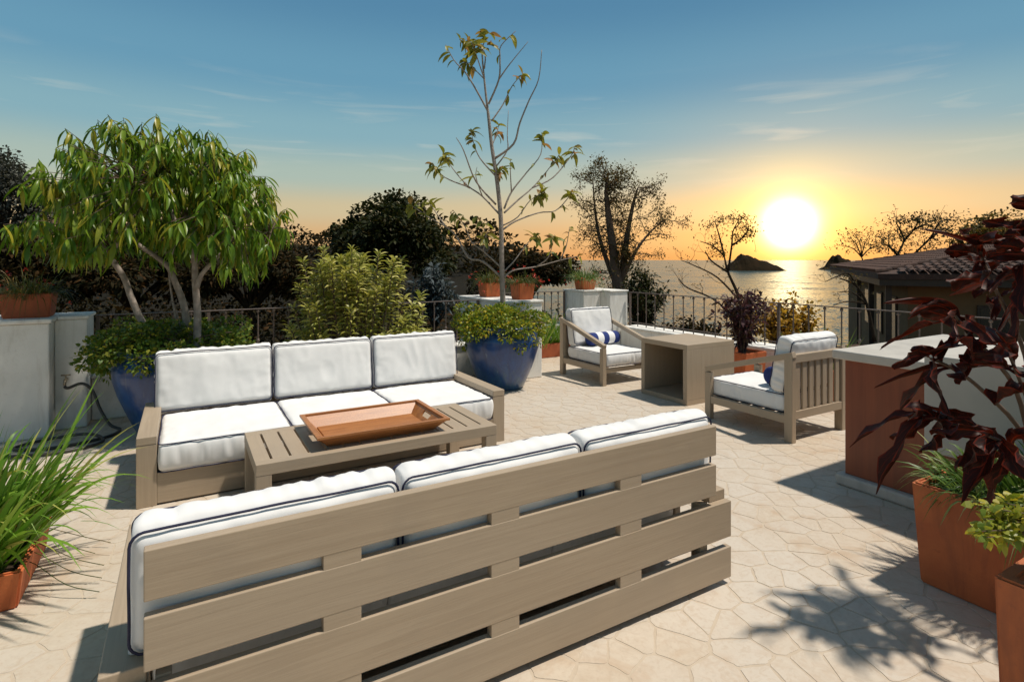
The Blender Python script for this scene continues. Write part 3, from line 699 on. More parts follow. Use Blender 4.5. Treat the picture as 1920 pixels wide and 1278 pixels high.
def bolster(label, loc, rz, L=.56, r=.085):
    prof = [(.001, -L / 2), (.02, -L / 2 - .002), (r * .75, -L / 2), (r * .94, -L / 2 + .010), (r, -L / 2 + .03)] + [(r * (1 + .02 * math.sin(k * 1.7)), -L / 2 + .03 + (L - .06) * k / 12) for k in range(1, 12)] + [(r, L / 2 - .03), (r * .94, L / 2 - .010), (r * .75, L / 2), (.02, L / 2 + .002), (.001, L / 2)]
    V, Fc = lathe(prof, 28); V = [(z, x, y) for x, y, z in V]; return tag(ob('bolster_pillow', mesh_of('bolster_pillow', V, Fc, True), BOLST, None, loc, (0, 0, rz)), label, 'pillow', 'striped bolsters')
bolster('blue and white striped bolster on the armchair facing the camera', (4.90, 5.955, .492), R(4), .52)
bolster('striped bolster mostly hidden by the back of the camera-side armchair', (4.86, 3.215, .492), R(-3), .52)

# ------------------------------------------------------------------ bar counter
t = thing('bar_counter', 'outdoor bar with red-brown wood side and concrete top', 'bar', (4.7, 1.2, 0)); ox, oy = 4.7, 1.2
def bb(n, a, b, c, d, e, f, m, bev=.004): return box(t, n, a - ox, b - ox, c - oy, d - oy, e, f, m, bev)
bb('plinth', 3.90, 5.5, -.6, 2.24, .001, .075, CONC, .015)
for k in range(4): bb('wood_panel', 3.950, 3.985, 2.195 - .655 * (k + 1) + .002, 2.195 - .655 * k, .077, .862, PANEL, .002)
for k in range(2): bb('wood_panel', 3.986 + k * .745, 3.986 + k * .745 + .742, 2.160, 2.194, .077, .862, PANEL, .002)
bb('carcass', 3.99, 5.45, -.5, 2.155, .077, .860, GREYW, .002)
bb('countertop', 3.905, 5.52, -.62, 2.262, .8635, .925, CONC, .010)
bb('grey_upstand', 3.855, 3.903, -.6, 1.675, .40, .980, GREYW, .006)

# ------------------------------------------------------------------ pots
def box_pot(name, label, cx_, cy_, w, d, h, m, z=.001, taper=.90, th=.025, rz=0, fill=.06, group=None):
    t = thing(name, label, 'planter', (cx_, cy_, z), rz, group); bm = bmesh.new()
    def ring(a, b, zz): return [bm.verts.new(q) for q in ((-a, -b, zz), (a, -b, zz), (a, b, zz), (-a, b, zz))]
    a, b = w / 2, d / 2; rs = [ring(a * taper, b * taper, 0), ring(a, b, h), ring(a - th, b - th, h), ring((a - th) * (taper + .05), (b - th) * (taper + .05), h * .3)]
    bm.faces.new(rs[0][::-1]); bm.faces.new(rs[3])
    for p, q in zip(rs, rs[1:]):
        for k in range(4): bm.faces.new((p[k], p[(k + 1) % 4], q[(k + 1) % 4], q[k]))
    bmesh.ops.bevel(bm, geom=[e for e in bm.edges], offset=.008, segments=2, affect='EDGES'); me = bpy.data.meshes.new('body'); bm.to_mesh(me); bm.free(); ob('body', me, m, t)
    zz = h - fill; k = taper + (1 - taper) * zz / h; V, Fc = [], []; n = 10
    for j in range(n + 1):
        for i in range(n + 1): V.append(((i / n * 2 - 1) * (a * k - th * .98), (j / n * 2 - 1) * (b * k - th * .98), zz + .012 * noise.noise((i * .9, j * .9, cx_))))
    for j in range(n):
        for i in range(n): q = j * (n + 1) + i; Fc.append((q, q + 1, q + n + 2, q + n + 1))
    ob('soil', mesh_of('soil', V, Fc, True), SOIL, t); return t
def round_pot(label, x, y, s=1.0, rz=0):
    t = thing('glazed_pot', label, 'pot', (x, y, .001), rz, 'blue glazed pots')
    pr = [(.002, 0), (.245, 0), (.262, .012), (.30, .09), (.355, .22), (.41, .36), (.447, .49), (.455, .57), (.440, .64), (.408, .685), (.388, .70), (.40, .715), (.425, .728), (.43, .745), (.42, .757), (.395, .76), (.372, .752), (.365, .72), (.372, .66), (.36, .64)]
    V, Fc = lathe([(r * s, z * s) for r, z in pr], 56); ob('body', mesh_of('body', V, Fc, True), GLAZE, t)
    V, Fc = lathe([(.37 * s, .66 * s), (.2 * s, .675 * s), (.002, .69 * s)], 24); ob('soil', mesh_of('soil', V, Fc, True), SOIL, t); return t
round_pot('large blue glazed pot beside the front-facing armchair', 3.36, 6.00, 1.0)
round_pot('blue glazed pot behind the left end of the long sofa', -.10, 6.00, 1.0, 1.0)
box_pot('planter', 'large square terracotta planter in front of the bar', 3.40, .985, .72, .78, .48, TERRAD, taper=.93)
box_pot('planter', 'dark terracotta planter cut off by the lower right corner', 2.50, .49, .56, .56, .55, TERRAD, taper=.95, th=.045, fill=.09)
box_pot('planter', 'long low terracotta trough of grass at the lower left edge', -.90, 3.57, .56, .66, .175, TERRAB, taper=.92)
box_pot('planter', 'terracotta box on the white pier at the left edge', -1.21, 6.58, .37, .30, .215, TERRA, z=1.036, taper=.88)
box_pot('planter', 'small orange pot on the long pier, farther back', 3.80, 7.15, .26, .26, .20, TERRAB, z=1.0205, taper=.85, group='orange pots on the piers')
box_pot('planter', 'small orange pot on the near end of the long pier', 3.93, 6.46, .25, .25, .215, TERRAB, z=1.0205, taper=.85, group='orange pots on the piers')
box_pot('planter', 'orange pot on the corner pier behind the front-facing armchair', 6.10, 7.90, .30, .26, .17, TERRAB, z=1.0305, taper=.85, group='orange pots on the piers')
box_pot('planter', 'low terracotta trough between the blue pot and the corner pier', 4.95, 7.55, 1.2, .34, .22, TERRA, taper=.92)
box_pot('planter', 'orange terracotta planter with a purple shrub behind the cube table', 6.02, 4.62, .42, .42, .42, TERRAB, taper=.86)
box_pot('planter', 'terracotta planter with bright green grass behind the slatted armchair', 6.02, 3.55, .42, .42, .40, TERRAB, taper=.86)

# ------------------------------------------------------------------ foliage builders
def leaf_obj(name, parent, m, pts, d, L, Wd, droop=.15, fold=.12, st=True):
    v, f = leaves_np(pts, d, L, Wd, droop, fold); o = ob(name, mesh_of(name, v, f), m, parent)
    if st: stuff(o)
    return o
def cover(label, x, y, z, clumps, n, m, L=(.028, .05), hang=0, seed=0):
    t = thing('ground_cover_plant', label, 'plant', (x, y, z)); rg = np.random.default_rng(seed)
    p, d = blob_points(clumps, n, .55, rg); dd = d + rg.normal(0, .55, (n, 3)) + np.array([0, 0, .25])
    l_ = rg.uniform(*L, n); leaf_obj('foliage', t, m, p, dd, l_, l_ * rg.uniform(.5, .7, n), .2)
    V, Fc = [], []
    for k in range(70):
        i = rg.integers(n); q = p[i]; s = Vector((rg.normal(0, .1), rg.normal(0, .1), -.05)); tube(V, Fc, smooth_path([s, (s + Vector(q)) / 2 + Vector((0, 0, .06)), Vector(q)], 3), [.004] * 7, 4, cap=False)
    ob('stems', mesh_of('stems', V, Fc), TWIGB, t); return t
rg = np.random.default_rng(5)
cl = []
for k in range(26):
    a = 2 * math.pi * k / 26 + rg.normal(0, .1); r = rg.uniform(.30, .50); cl.append(((math.cos(a) * r, math.sin(a) * r, rg.uniform(.0, .13) - (.12 if k % 3 == 0 else 0)), (rg.uniform(.10, .16),) * 2 + (rg.uniform(.09, .14),)))
for k in range(14): cl.append(((rg.normal(0, .2), rg.normal(0, .2), rg.uniform(.08, .20)), (.16, .16, .10)))
for k in range(7): a = rg.uniform(0, 6.28); cl.append(((math.cos(a) * .45, math.sin(a) * .45, -.16), (.07, .07, .12)))
cover('yellow-green leafy cover spilling over the large blue pot', 3.36, 6.00, .74, cl, 9000, L_COVER, seed=3)
cl = [((c[0][0] * 1.25 + .03, c[0][1] * 1.05, c[0][2] * 1.0), c[1]) for c in cl]
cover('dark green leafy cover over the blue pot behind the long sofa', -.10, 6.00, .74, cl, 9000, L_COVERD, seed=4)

# --- ficus
def curved_leaf(name, L, w, curve, seg=6, fold=.25):
    V, Fc = [], []
    for k in range(seg + 1):
        t = k / seg; ww = w * (math.sin(math.pi * min(1, t * .96 + .03)) ** .75) * (1 - .25 * t); x = L * t * (1 - .10 * t); z = -curve * L * t * t
        V += [(x, -ww / 2, z + ww * fold), (x, 0, z), (x, ww / 2, z + ww * fold)]
    for k in range(seg):
        a = k * 3; Fc += [(a, a + 1, a + 4, a + 3), (a + 1, a + 2, a + 5, a + 4)]
    return mesh_of(name, V, Fc, True)
def quat_to(d, roll):
    return Vector(d).to_track_quat('X', 'Z') @ Quaternion((1, 0, 0), roll)
def leaf_set(parent, variants, m, data, cap_n, mass_name):
    """data: (pos, dir, roll, scale) sorted so that the ones that show largest come first"""
    for me in variants:
        if not me.materials: me.materials.append(m)
    base = parent.matrix_world.inverted() if False else None
    for i, (p, d, r, s) in enumerate(data[:cap_n]):
        o = ob('leaf', variants[i % len(variants)], None, parent, p); o.rotation_mode = 'QUATERNION'; o.rotation_quaternion = quat_to(d, r); o.scale = (s, s, s)
    if len(data) > cap_n:
        parts = []
        for i, (p, d, r, s) in enumerate(data[cap_n:]):
            me = variants[i % len(variants)]; co = np.empty(len(me.vertices) * 3); me.vertices.foreach_get('co', co); co = co.reshape(-1, 3)
            M = np.array(quat_to(d, r).to_matrix()); parts.append((co * s @ M.T + np.array(p), [tuple(q.vertices) for q in me.polygons]))
        v, f = merge(parts); me = mesh_of(mass_name, v, f, True); stuff(ob(mass_name, me, m, parent))
def ficus():
    D0 = 5.13; base = C((352 - CX) / F * D0, D0, 0); base = Vector((-.10 + .10, 6.0, .70)); Q = lambda px, py, dd=0: P(px, py, D0 + dd) - base
    t = thing('ficus_tree', 'multi-stemmed tree with long drooping leaves behind the long sofa', 'tree', base); V, Fc = [], []; rg = np.random.default_rng(21)
    trunks = [([(350, 668), (335, 640), (300, 634), (268, 605), (247, 560), (232, 520), (205, 480), (185, 450), (165, 415)], .034, .020, 0), ([(352, 670), (352, 625), (344, 570), (328, 528), (315, 500), (288, 478), (262, 460), (240, 430)], .036, .016, .12),
              ([(372, 672), (370, 640), (370, 580), (366, 530), (364, 480), (352, 455), (330, 420), (315, 380)], .036, .016, -.05), ([(369, 540), (378, 515), (400, 490), (420, 470), (450, 430)], .022, .012, -.1),
              ([(364, 485), (372, 460), (400, 435), (405, 400)], .02, .010, -.05), ([(340, 660), (330, 600), (320, 540), (318, 500), (330, 450)], .010, .007, .1), ([(345, 660), (338, 610), (322, 560)], .008, .005, .15), ([(205, 480), (225, 450), (250, 400), (255, 350)], .02, .009, 0), ([(185, 450), (140, 420), (110, 390)], .016, .007, .1), ([(420, 470), (470, 450), (510, 430)], .010, .005, .1)]
    for pl, r0, r1, dd in trunks:
        pts = smooth_path([Q(a, b, dd) + Vector((0, 0, 0)) for a, b in pl], 5); n = len(pts); tube(V, Fc, pts, [r0 + (r1 - r0) * i / (n - 1) for i in range(n)], 8)
    # crown: twig ends over an uneven dome
    cc = Q(300, 405); tips = []
    while len(tips) < 640:
        d = Vector(rg.normal(0, 1, 3)).normalized(); r = rg.uniform(.12, 1) ** .5
        if d.z < -.72: continue
        lump = 1 + .20 * noise.noise((d.x * 2.3, d.y * 2.3, d.z * 2.3 + 5)); r *= lump
        p = cc + RT * (d.dot(RT) * 1.16 * r) + FW * (d.dot(FW) * .95 * r) + Vector((0, 0, d.z * .80 * r + .13))
        k = abs((p - cc).dot(RT)) / 1.16; p.z -= .50 * max(0, k - .4) ** 1.3
        if p.z < cc.z - .50 and k < .5: continue
        tips.append((p, d))
    hubs = [Q(a, b, dd) for a, b, dd in ((165, 415, .1), (240, 430, .1), (315, 380, 0), (405, 400, -.1), (450, 430, -.1), (255, 350, 0), (110, 390, .1), (510, 430, .1), (300, 340, -.2), (370, 340, .1))]
    data = []; TV, TF = [], []
    for p, d in tips:
        h = min(hubs, key=lambda q: (q - p).length); mid = (h + p) / 2 + Vector((0, 0, .02)); tube(TV, TF, smooth_path([h, mid, p + Vector((0, 0, .005))], 3), [.005, .0045, .004, .0035, .003, .0025, .002], 5, cap=False)
        n = rg.integers(6, 11); tw = (p - mid).normalized()
        for k in range(n):
            an = 2.4 * k + rg.uniform(0, .6); side = Vector((math.cos(an), math.sin(an), 0)); ld = (side * rg.uniform(.35, 1.0) + tw * .35 + Vector((0, 0, rg.uniform(-1.8, -.35)))).normalized()
            data.append((p - tw * (.018 * k * rg.uniform(.6, 1.3)), ld, rg.uniform(-.5, .5), rg.uniform(.75, 1.25)))
    ob('trunk', mesh_of('trunk', V, Fc, True), BARK, t)
    ob('twigs', mesh_of('twigs', TV, TF, True), TWIGB, t)
    eye = Vector((0, 0, HC)) - base; data.sort(key=lambda q: (q[0] - eye).length - .35 * q[3])
    vs = [curved_leaf('leaf', .165, .036, .35), curved_leaf('leaf', .15, .032, .75), curved_leaf('leaf', .185, .038, .2)]
    leaf_set(t, vs, L_FICUS, data, 300, 'leaf_mass')
ficus()

# --- slender bare-branched tree in the large blue pot
def slender():
    D0 = 6.90; base = Vector((3.36, 6.0, .70)); t = thing('slender_tree', 'tall thin tree with bare branches and sparse leaves in the large blue pot', 'tree', base); rg = np.random.default_rng(8); V, Fc = [], []; data = []
    k2 = lambda x, y: (560 + x * .3912, y * .3912); Q = lambda px, py, dd=0.: P(px, py, D0 + dd) - base
    tr = [(943, 612), (943, 575), (941, 500), (939, 411), (932, 340), (922, 274), (916, 219), (914, 203), (908, 149), (904, 94), (912, 74)]
    pts = smooth_path([Q(*q) for q in tr], 4); n = len(pts); tube(V, Fc, pts, [.034 * (1 - i / (n - 1)) ** .9 + .004 for i in range(n)], 8)
    br = [[(905, 530), (850, 430), (800, 350), (745, 290), (705, 215)], [(910, 500), (960, 380), (965, 280), (970, 220), (1040, 150)], [(925, 580), (980, 500), (1025, 410), (1080, 350)], [(890, 380), (830, 320), (790, 290)], [(890, 380), (850, 260), (830, 200)], [(890, 330), (885, 240), (770, 190)],
          [(960, 380), (1010, 310), (1100, 200)], [(940, 760), (1030, 690), (1060, 590), (1105, 480), (1150, 380), (1165, 240)], [(945, 800), (1000, 720), (1000, 650), (1005, 530)], [(930, 690), (950, 640), (960, 600)], [(965, 1030), (880, 940), (810, 890), (740, 810), (690, 730)], [(810, 895), (700, 850), (640, 780)], [(945, 980), (850, 870), (790, 720), (755, 660)], [(940, 840), (870, 760), (840, 690), (825, 620)],
          [(985, 1020), (1050, 960), (1120, 900), (1190, 820), (1250, 740)], [(985, 1000), (1020, 920), (1090, 830), (1160, 740), (1165, 640)], [(1120, 900), (1220, 850), (1310, 740), (1320, 700)], [(980, 1100), (1040, 1060), (1150, 1020), (1230, 1010), (1290, 950), (1310, 910)], [(980, 1080), (1050, 1040), (1110, 960), (1180, 920)], [(1020, 920), (1015, 830), (1015, 760)], [(950, 900), (960, 830), (985, 800)], [(880, 940), (850, 850), (855, 800)]]
    br = [[k2(*q) for q in b] for b in br]
    br += [[(940, 520), (905, 490), (878, 483), (857, 445), (836, 425), (800, 405), (765, 380)], [(938, 500), (905, 470), (885, 455), (872, 425), (850, 395)], [(946, 508), (965, 488), (990, 455), (1010, 440)], [(944, 522), (962, 507), (1005, 500), (1050, 488), (1085, 480)], [(1005, 500), (1028, 482), (1040, 440)], [(836, 425), (815, 395), (800, 370)], [(905, 470), (912, 450), (905, 420), (895, 405)], [(1050, 488), (1062, 460), (1068, 425)], [(885, 455), (905, 452), (917, 430)]]
    leafy = {0: 3, 1: 3, 2: 6, 3: 8, 4: 9, 5: 9, 6: 0, 7: 0, 8: 0, 9: 5, 10: 9, 11: 9, 12: 0, 13: 7, 14: 9, 15: 5, 16: 7, 17: 9, 18: 12, 19: 3, 20: 7, 21: 2, 22: 8, 23: 6, 24: 6, 25: 2, 26: 6, 27: 5, 28: 4, 29: 3, 30: 4}
    for i, b in enumerate(br):
        k = rg.uniform(-.75, .75); L = sum(math.dist(b[j], b[j + 1]) for j in range(len(b) - 1)) / F * D0; acc = 0; pp = []
        for j, q in enumerate(b):
            if j: acc += math.dist(b[j - 1], q) / F * D0
            pp.append(Q(*q, k * acc))
        pts = smooth_path(pp, 4); n = len(pts); r0 = .006 + .0065 * min(1.6, L); tube(V, Fc, pts, [r0 * (1 - .72 * q / (n - 1)) for q in range(n)], 6)
        tip = pts[-1]; tw = (pts[-1] - pts[-3]).normalized()
        for q in range(int(leafy.get(i, 3) * 1.6)):
            an = 2.4 * q + rg.uniform(0, 1); s, u_ = ray_frame(tw); d = (s * math.cos(an) + u_ * math.sin(an) + tw * rg.uniform(-.1, .7) + Vector((0, 0, -.35))).normalized(); data.append((tip - tw * rg.uniform(0, .16), d, rg.uniform(-.8, .8), rg.uniform(.7, 1.25)))
        for q in range(leafy.get(i, 0) // 2):
            j = rg.integers(n // 2, n); d = Vector(rg.normal(0, 1, 3)).normalized() + Vector((0, 0, -.3)); data.append((pts[j], d.normalized(), rg.uniform(-1, 1), rg.uniform(.6, 1)))
    for i, q in enumerate(((908, 70), (915, 62), (900, 92), (912, 85))):
        for k in range(5): d = Vector(rg.normal(0, 1, 3)); d.z = abs(d.z) * .4 - .2; data.append((Q(q[0] + rg.uniform(-4, 8), q[1], rg.uniform(-.1, .1)), d.normalized(), rg.uniform(-1, 1), rg.uniform(.8, 1.2)))
    ob('trunk', mesh_of('trunk', V, Fc, True), BARK, t)
    vs = [curved_leaf('leaf', .17, .062, .3, 5, .3), curved_leaf('leaf', .15, .055, .6, 5, .2), curved_leaf('leaf', .14, .058, .1, 5, .35)]
    leaf_set(t, vs, L_MAG, data, 300, 'leaf_mass')
slender()

# --- variegated bush behind the long sofa
def varieg():
    c = P(660, 575, 6.42); base = Vector((c.x, c.y, .002)); t = thing('variegated_shrub', 'large pale yellow-green shrub behind the middle of the long sofa', 'shrub', base); rg = np.random.default_rng(31); V, Fc = [], []; pos, dr = [], []
    for k in range(105):
        a = rg.uniform(0, 2 * math.pi); rr = rg.random() ** .55; q = RT * (math.cos(a) * rr * .88) + FW * (math.sin(a) * rr * .42)
        top = 1.62 - .28 * rr ** 2.5 + rg.uniform(-.42, .10)
        if rr > .7: top -= rg.uniform(0, .85)
        top = max(top, .72); tip = Vector((q.x, q.y, top)); s = Vector((q.x * .3, q.y * .3, .0)); pts = smooth_path([s, Vector((q.x * .72, q.y * .72, top * .5)), tip], 5); tube(V, Fc, pts, [.011 - .007 * i / 10 for i in range(11)], 5, cap=False)
        out = Vector((q.x, q.y, .3)).normalized(); nl = 52
        for j in range(nl):
            f = 1 - (j / nl) * .62 / max(top, .7); i = min(f * 10, 9.99); p = pts[int(i)].lerp(pts[int(i) + 1], i % 1); an = 2.39996 * j; h = Vector((math.cos(an), math.sin(an), 0)); d = h + out * .3 + Vector((0, 0, 1.5 - 1.1 * min(1, j / 14))); pos.append(p); dr.append(d)
    n = len(pos); L = rg.uniform(.09, .175, n); leaf_obj('foliage', t, L_VAR, np.array(pos), np.array(dr), L, L * rg.uniform(.15, .22, n), .45, .25)
    ob('stems', mesh_of('stems', V, Fc, True), TWIGB, t)
varieg()

# --- grasses
def grass(name, label, x, y, z, n, spread, L, Wd, lean, m, seed, droop=(.25, .9), up=1.0, sx=1, sy=1, seg=6, part=None, parent=None):
    rg = np.random.default_rng(seed); t = parent or thing(name, label, 'grass plant', (x, y, z)); a = rg.uniform(0, 2 * math.pi, n); r = np.sqrt(rg.random(n)) * spread
    pos = np.stack([np.cos(a) * r * sx, np.sin(a) * r * sy, rg.uniform(-.02, .0, n)], 1); d = np.stack([np.cos(a) * r / spread, np.sin(a) * r / spread, np.zeros(n)], 1) * rg.uniform(.2, 1.0, n)[:, None] + np.array([[lean[0], lean[1], up]]) + rg.normal(0, .16, (n, 3))
    l_ = rg.uniform(*L, n); v, f = blades_np(pos, d, l_, rg.uniform(*Wd, n), rg.uniform(*droop, n), seg, rg); stuff(ob(part or 'blades', mesh_of('blades', v, f, True), m, t)); return t
ln = RT * .34
g = grass('lemongrass', 'bright green long-bladed grass arching out of the lower left trough', -.90, 3.57, .13, 340, .25, (.55, 1.02), (.016, .034), (ln.x * .75, ln.y * .75), L_GRASS, 51, (.10, .7), 1.2, .95, 1.1, 9)
rgx = np.random.default_rng(52); V, Fc = [], []
for k in range(5):
    a = Vector((.24, -.15 + .1 * k, .02)); L = rgx.uniform(.2, .32); tube(V, Fc, smooth_path([a, a + RT * .07 + Vector((0, 0, -.02)), a + RT * (.1 + L * .45) + Vector((0, .03 * k - .05, -.09)), a + RT * (.1 + L) + Vector((0, .03 * k - .05, -.122))], 4), .0022, 4)
ob('dry_stalk', mesh_of('dry_stalk', V, Fc, True), L_SPRAY, g)
grass('strappy_grass', 'narrow green grass under the dark red plant in the square planter', 3.40, .985, .42, 950, .34, (.20, .42), (.009, .017), (-.15, .06), L_GRASSD, 53, (.25, 1.0), .85, 1.0, 1.1)
grass('strappy_grass', 'bright green upright grass behind the slatted armchair', 6.02, 3.55, .34, 150, .17, (.35, .62), (.012, .022), (-.05, .05), L_GRASS, 54, (.1, .6), 1.1)
grass('fern_plant', 'tall green ferny plant between the blue pot and the corner pier', 4.80, 7.50, .17, 260, .30, (.45, .85), (.012, .024), (0, 0), L_GRASS, 55, (.1, .5), 1.5, 1.2, .45)
grass('fern_plant', 'green fern showing past the armrest of the front-facing armchair', 5.40, 7.50, .17, 160, .25, (.3, .55), (.014, .026), (.1, 0), L_GRASS, 56, (.1, .6), 1.3, .9, .5)
def spray(label, x, y, z, seed, n=260, L=(.25, .5), spread=.12, fl=26, m=L_SPRAY):
    t = grass('trailing_flower_plant', label, x, y, z, n, spread, L, (.004, .008), (0, 0), m, seed, (.3, 1.3), .75, part='sprays'); t['category'] = 'plant'; rg = np.random.default_rng(seed + 1)
    a = rg.uniform(0, 6.28, fl); r = rg.uniform(.12, .40, fl); pos = np.stack([np.cos(a) * r, np.sin(a) * r, .22 - r * .55 + rg.normal(0, .07, fl)], 1); p5 = np.repeat(pos, 5, 0) + rg.normal(0, .006, (fl * 5, 3)); stuff(leaf_obj('flowers', t, L_FLOWER, p5, rg.normal(0, 1, (fl * 5, 3)), np.full(fl * 5, .024), np.full(fl * 5, .013)))
    return t
spray('trailing red-flowered plant in the farther pot on the long pier', 3.80, 7.15, 1.19, 61, 300, (.28, .55))
spray('trailing red-flowered plant in the nearer pot on the long pier', 3.93, 6.46, 1.205, 63, 260, (.22, .42))
spray('trailing red-flowered plant on the corner pier', 6.10, 7.90, 1.17, 65, 420, (.30, .60), .14, 30, L_GRASSD)
spray('dark trailing plant in the terracotta box on the left pier', -1.21, 6.58, 1.21, 67, 420, (.18, .55), .17, 14, L_SPRAY)

# --- purple shrub in the orange planter
def leafy_shrub(name, label, base, h, w, nst, m, L, seed, nleaf=40, bark=TWIGB, z0=.2, ratio=(.3, .45), cat='shrub'):
    t = thing(name, label, cat, base); rg = np.random.default_rng(seed); V, Fc = [], []; pos, dr = [], []
    for k in range(nst):
        a = rg.uniform(0, 2 * math.pi); rr = rg.random() ** .6 * w; top = h * rg.uniform(.62, 1.0) * (1 - .35 * (rr / w) ** 2); tip = Vector((math.cos(a) * rr, math.sin(a) * rr, top)); mid = Vector((tip.x * .35, tip.y * .35, top * .5)) + Vector(rg.normal(0, .03 * h, 3)); pts = smooth_path([Vector((tip.x * .08, tip.y * .08, -.03)), mid, tip], 5)
        tube(V, Fc, pts, [(.011 - .009 * i / 10) * max(.5, h) for i in range(11)], 5, cap=False)
        for j in range(nleaf):
            f = z0 + (1 - z0) * rg.random() ** .75; i = f * 10; p = Vector(pts[int(min(i, 9))]).lerp(Vector(pts[int(min(i, 9)) + 1]), i - int(min(i, 9))); d = Vector(rg.normal(0, 1, 3)) + Vector((0, 0, .35)); pos.append(p + d.normalized() * rg.uniform(0, .07 * max(h, .5))); dr.append(d)
    n = len(pos); l_ = rg.uniform(*L, n); leaf_obj('foliage', t, m, np.array(pos), np.array(dr), l_, l_ * rg.uniform(*ratio, n), .25)
    ob('stems', mesh_of('stems', V, Fc, True), bark, t); return t
leafy_shrub('purple_shrub', 'dull purple leafy shrub in the orange planter behind the cube table', (6.02, 4.62, .37), .98, .34, 34, L_PURP, (.05, .10), 71, 46)

# --- croton
def croton_leaf_me(L, w, curve, twist, wav, seed):
    V, Fc, UV = [], [], []; seg = 12; rows = 5; rg = np.random.default_rng(seed)
    for k in range(seg + 1):
        t = k / seg; ww = w * (.10 + .90 * math.sin(math.pi * min(1, t ** 1.7 * .97 + .012)) ** .7) if t > .0 else w * .08; ww *= (1 + .12 * math.sin(t * 15 + seed)); x = L * t * (1 - .12 * curve * t); z = -curve * L * t * t + .03 * L * math.sin(t * 6); tw = twist * t
        for j in range(rows):
            s = j / (rows - 1) * 2 - 1; y = s * ww / 2; zz = abs(s) ** 1.6 * ww * .28 + wav * math.sin(t * 17 + s * 2 + seed) * abs(s) * ww
            V.append((x, y * math.cos(tw) - zz * math.sin(tw), z + y * math.sin(tw) + zz * math.cos(tw))); UV.append((j / (rows - 1), t))
    for k in range(seg):
        for j in range(rows - 1): a = k * rows + j; Fc.append((a, a + 1, a + rows + 1, a + rows))
    me = mesh_of('leaf', V, Fc, True); uv = me.uv_layers.new(name='UVMap')
    for lp in me.loops: uv.data[lp.index].uv = UV[lp.vertex_index]
    me.materials.append(CROTON); return me
def croton():
    base = Vector((3.40, .985, .40)); t = thing('croton_plant', 'dark red broad-leaved plant in the square planter at right', 'plant', base); rg = np.random.default_rng(77); V, Fc = [], []
    me = [croton_leaf_me(.22, .078, 1.0, 1.5, .26, 1), croton_leaf_me(.19, .086, .6, -2.0, .30, 2), croton_leaf_me(.24, .074, 1.3, 1.2, .22, 3), croton_leaf_me(.17, .082, .35, 2.2, .32, 4)]
    Q = lambda px, py, D: P(px, py, D) - base
    stems = [([(1962, 985, 2.55), (1935, 880, 2.5), (1880, 835, 2.45), (1800, 800, 2.40), (1730, 778, 2.36)], 13), ([(1965, 985, 2.56), (1920, 820, 2.55), (1840, 730, 2.5), (1785, 690, 2.46), (1745, 672, 2.42)], 6), ([(1962, 985, 2.55), (1915, 760, 2.5), (1870, 680, 2.45), (1820, 630, 2.4), (1790, 590, 2.38)], 12),
             ([(1968, 985, 2.58), (1930, 700, 2.6), (1890, 590, 2.6), (1855, 520, 2.58), (1838, 470, 2.56)], 13), ([(1970, 985, 2.55), (1950, 650, 2.5), (1930, 540, 2.45), (1920, 450, 2.4)], 13), ([(1975, 985, 2.6), (1990, 700, 2.6), (1985, 500, 2.55), (1960, 400, 2.5)], 9), ([(1965, 985, 2.5), (1940, 900, 2.38), (1895, 840, 2.28), (1850, 815, 2.22)], 9), ([(1968, 985, 2.5), (1950, 820, 2.4), (1915, 720, 2.32), (1890, 660, 2.28)], 8)]
    for pl, nl in stems:
        pts = smooth_path([Q(*q) for q in pl], 5); n = len(pts); tube(V, Fc, pts, [.012 - .0065 * i / (n - 1) for i in range(n)], 7); tw = (pts[-1] - pts[-4]).normalized(); s, u_ = ray_frame(tw)
        for k in range(nl):
            an = 2.4 * k + rg.uniform(-.3, .3); f = k / nl; i = int((n - 1) * (1 - .42 * f)); p = pts[i]; d = (s * math.cos(an) + u_ * math.sin(an)) * (.35 + .8 * f) + tw * (1.05 - .6 * f) + Vector((0, 0, .05 - .25 * f)) - RT * .12
            o = ob('leaf', me[rg.integers(4)], None, t, p); o.rotation_mode = 'QUATERNION'; o.rotation_quaternion = quat_to(d.normalized(), rg.uniform(-1.0, 1.0)); sc = rg.uniform(.75, 1.12); o.scale = (sc, sc, sc)
    o = ob('stems', mesh_of('stems', V, Fc, True), TWIGB, t)
croton()
# small yellow-green plant in the corner planter
def sprig():
    base = Vector((2.46, .60, .46)); t = thing('small_leafy_plant', 'yellow-green small-leaved sprig at the lower right edge', 'plant', base); rg = np.random.default_rng(79); V, Fc = [], []; pos, dr = [], []
    for k in range(22):
        tip = P(rg.uniform(1825, 1990), rg.uniform(930, 1010), rg.uniform(1.62, 1.95)) - base; pts = smooth_path([Vector((rg.normal(0, .02), rg.normal(0, .02), 0)), tip * .5 + Vector((0, 0, .10)), tip], 5); tube(V, Fc, pts, [.004 - .0028 * i / 10 for i in range(11)], 5, cap=False)
        for j in range(44):
            i = rg.uniform(4.5, 9.99); p = pts[int(i)].lerp(pts[int(i) + 1], i % 1); d = Vector(rg.normal(0, 1, 3)) + Vector((0, 0, .3)); pos.append(p + d.normalized() * rg.uniform(0, .02)); dr.append(d)
    n = len(pos); l_ = rg.uniform(.022, .042, n); leaf_obj('foliage', t, L_YELL, np.array(pos), np.array(dr), l_, l_ * rg.uniform(.5, .7, n), .25); ob('stems', mesh_of('stems', V, Fc, True), TWIGB, t)
sprig()

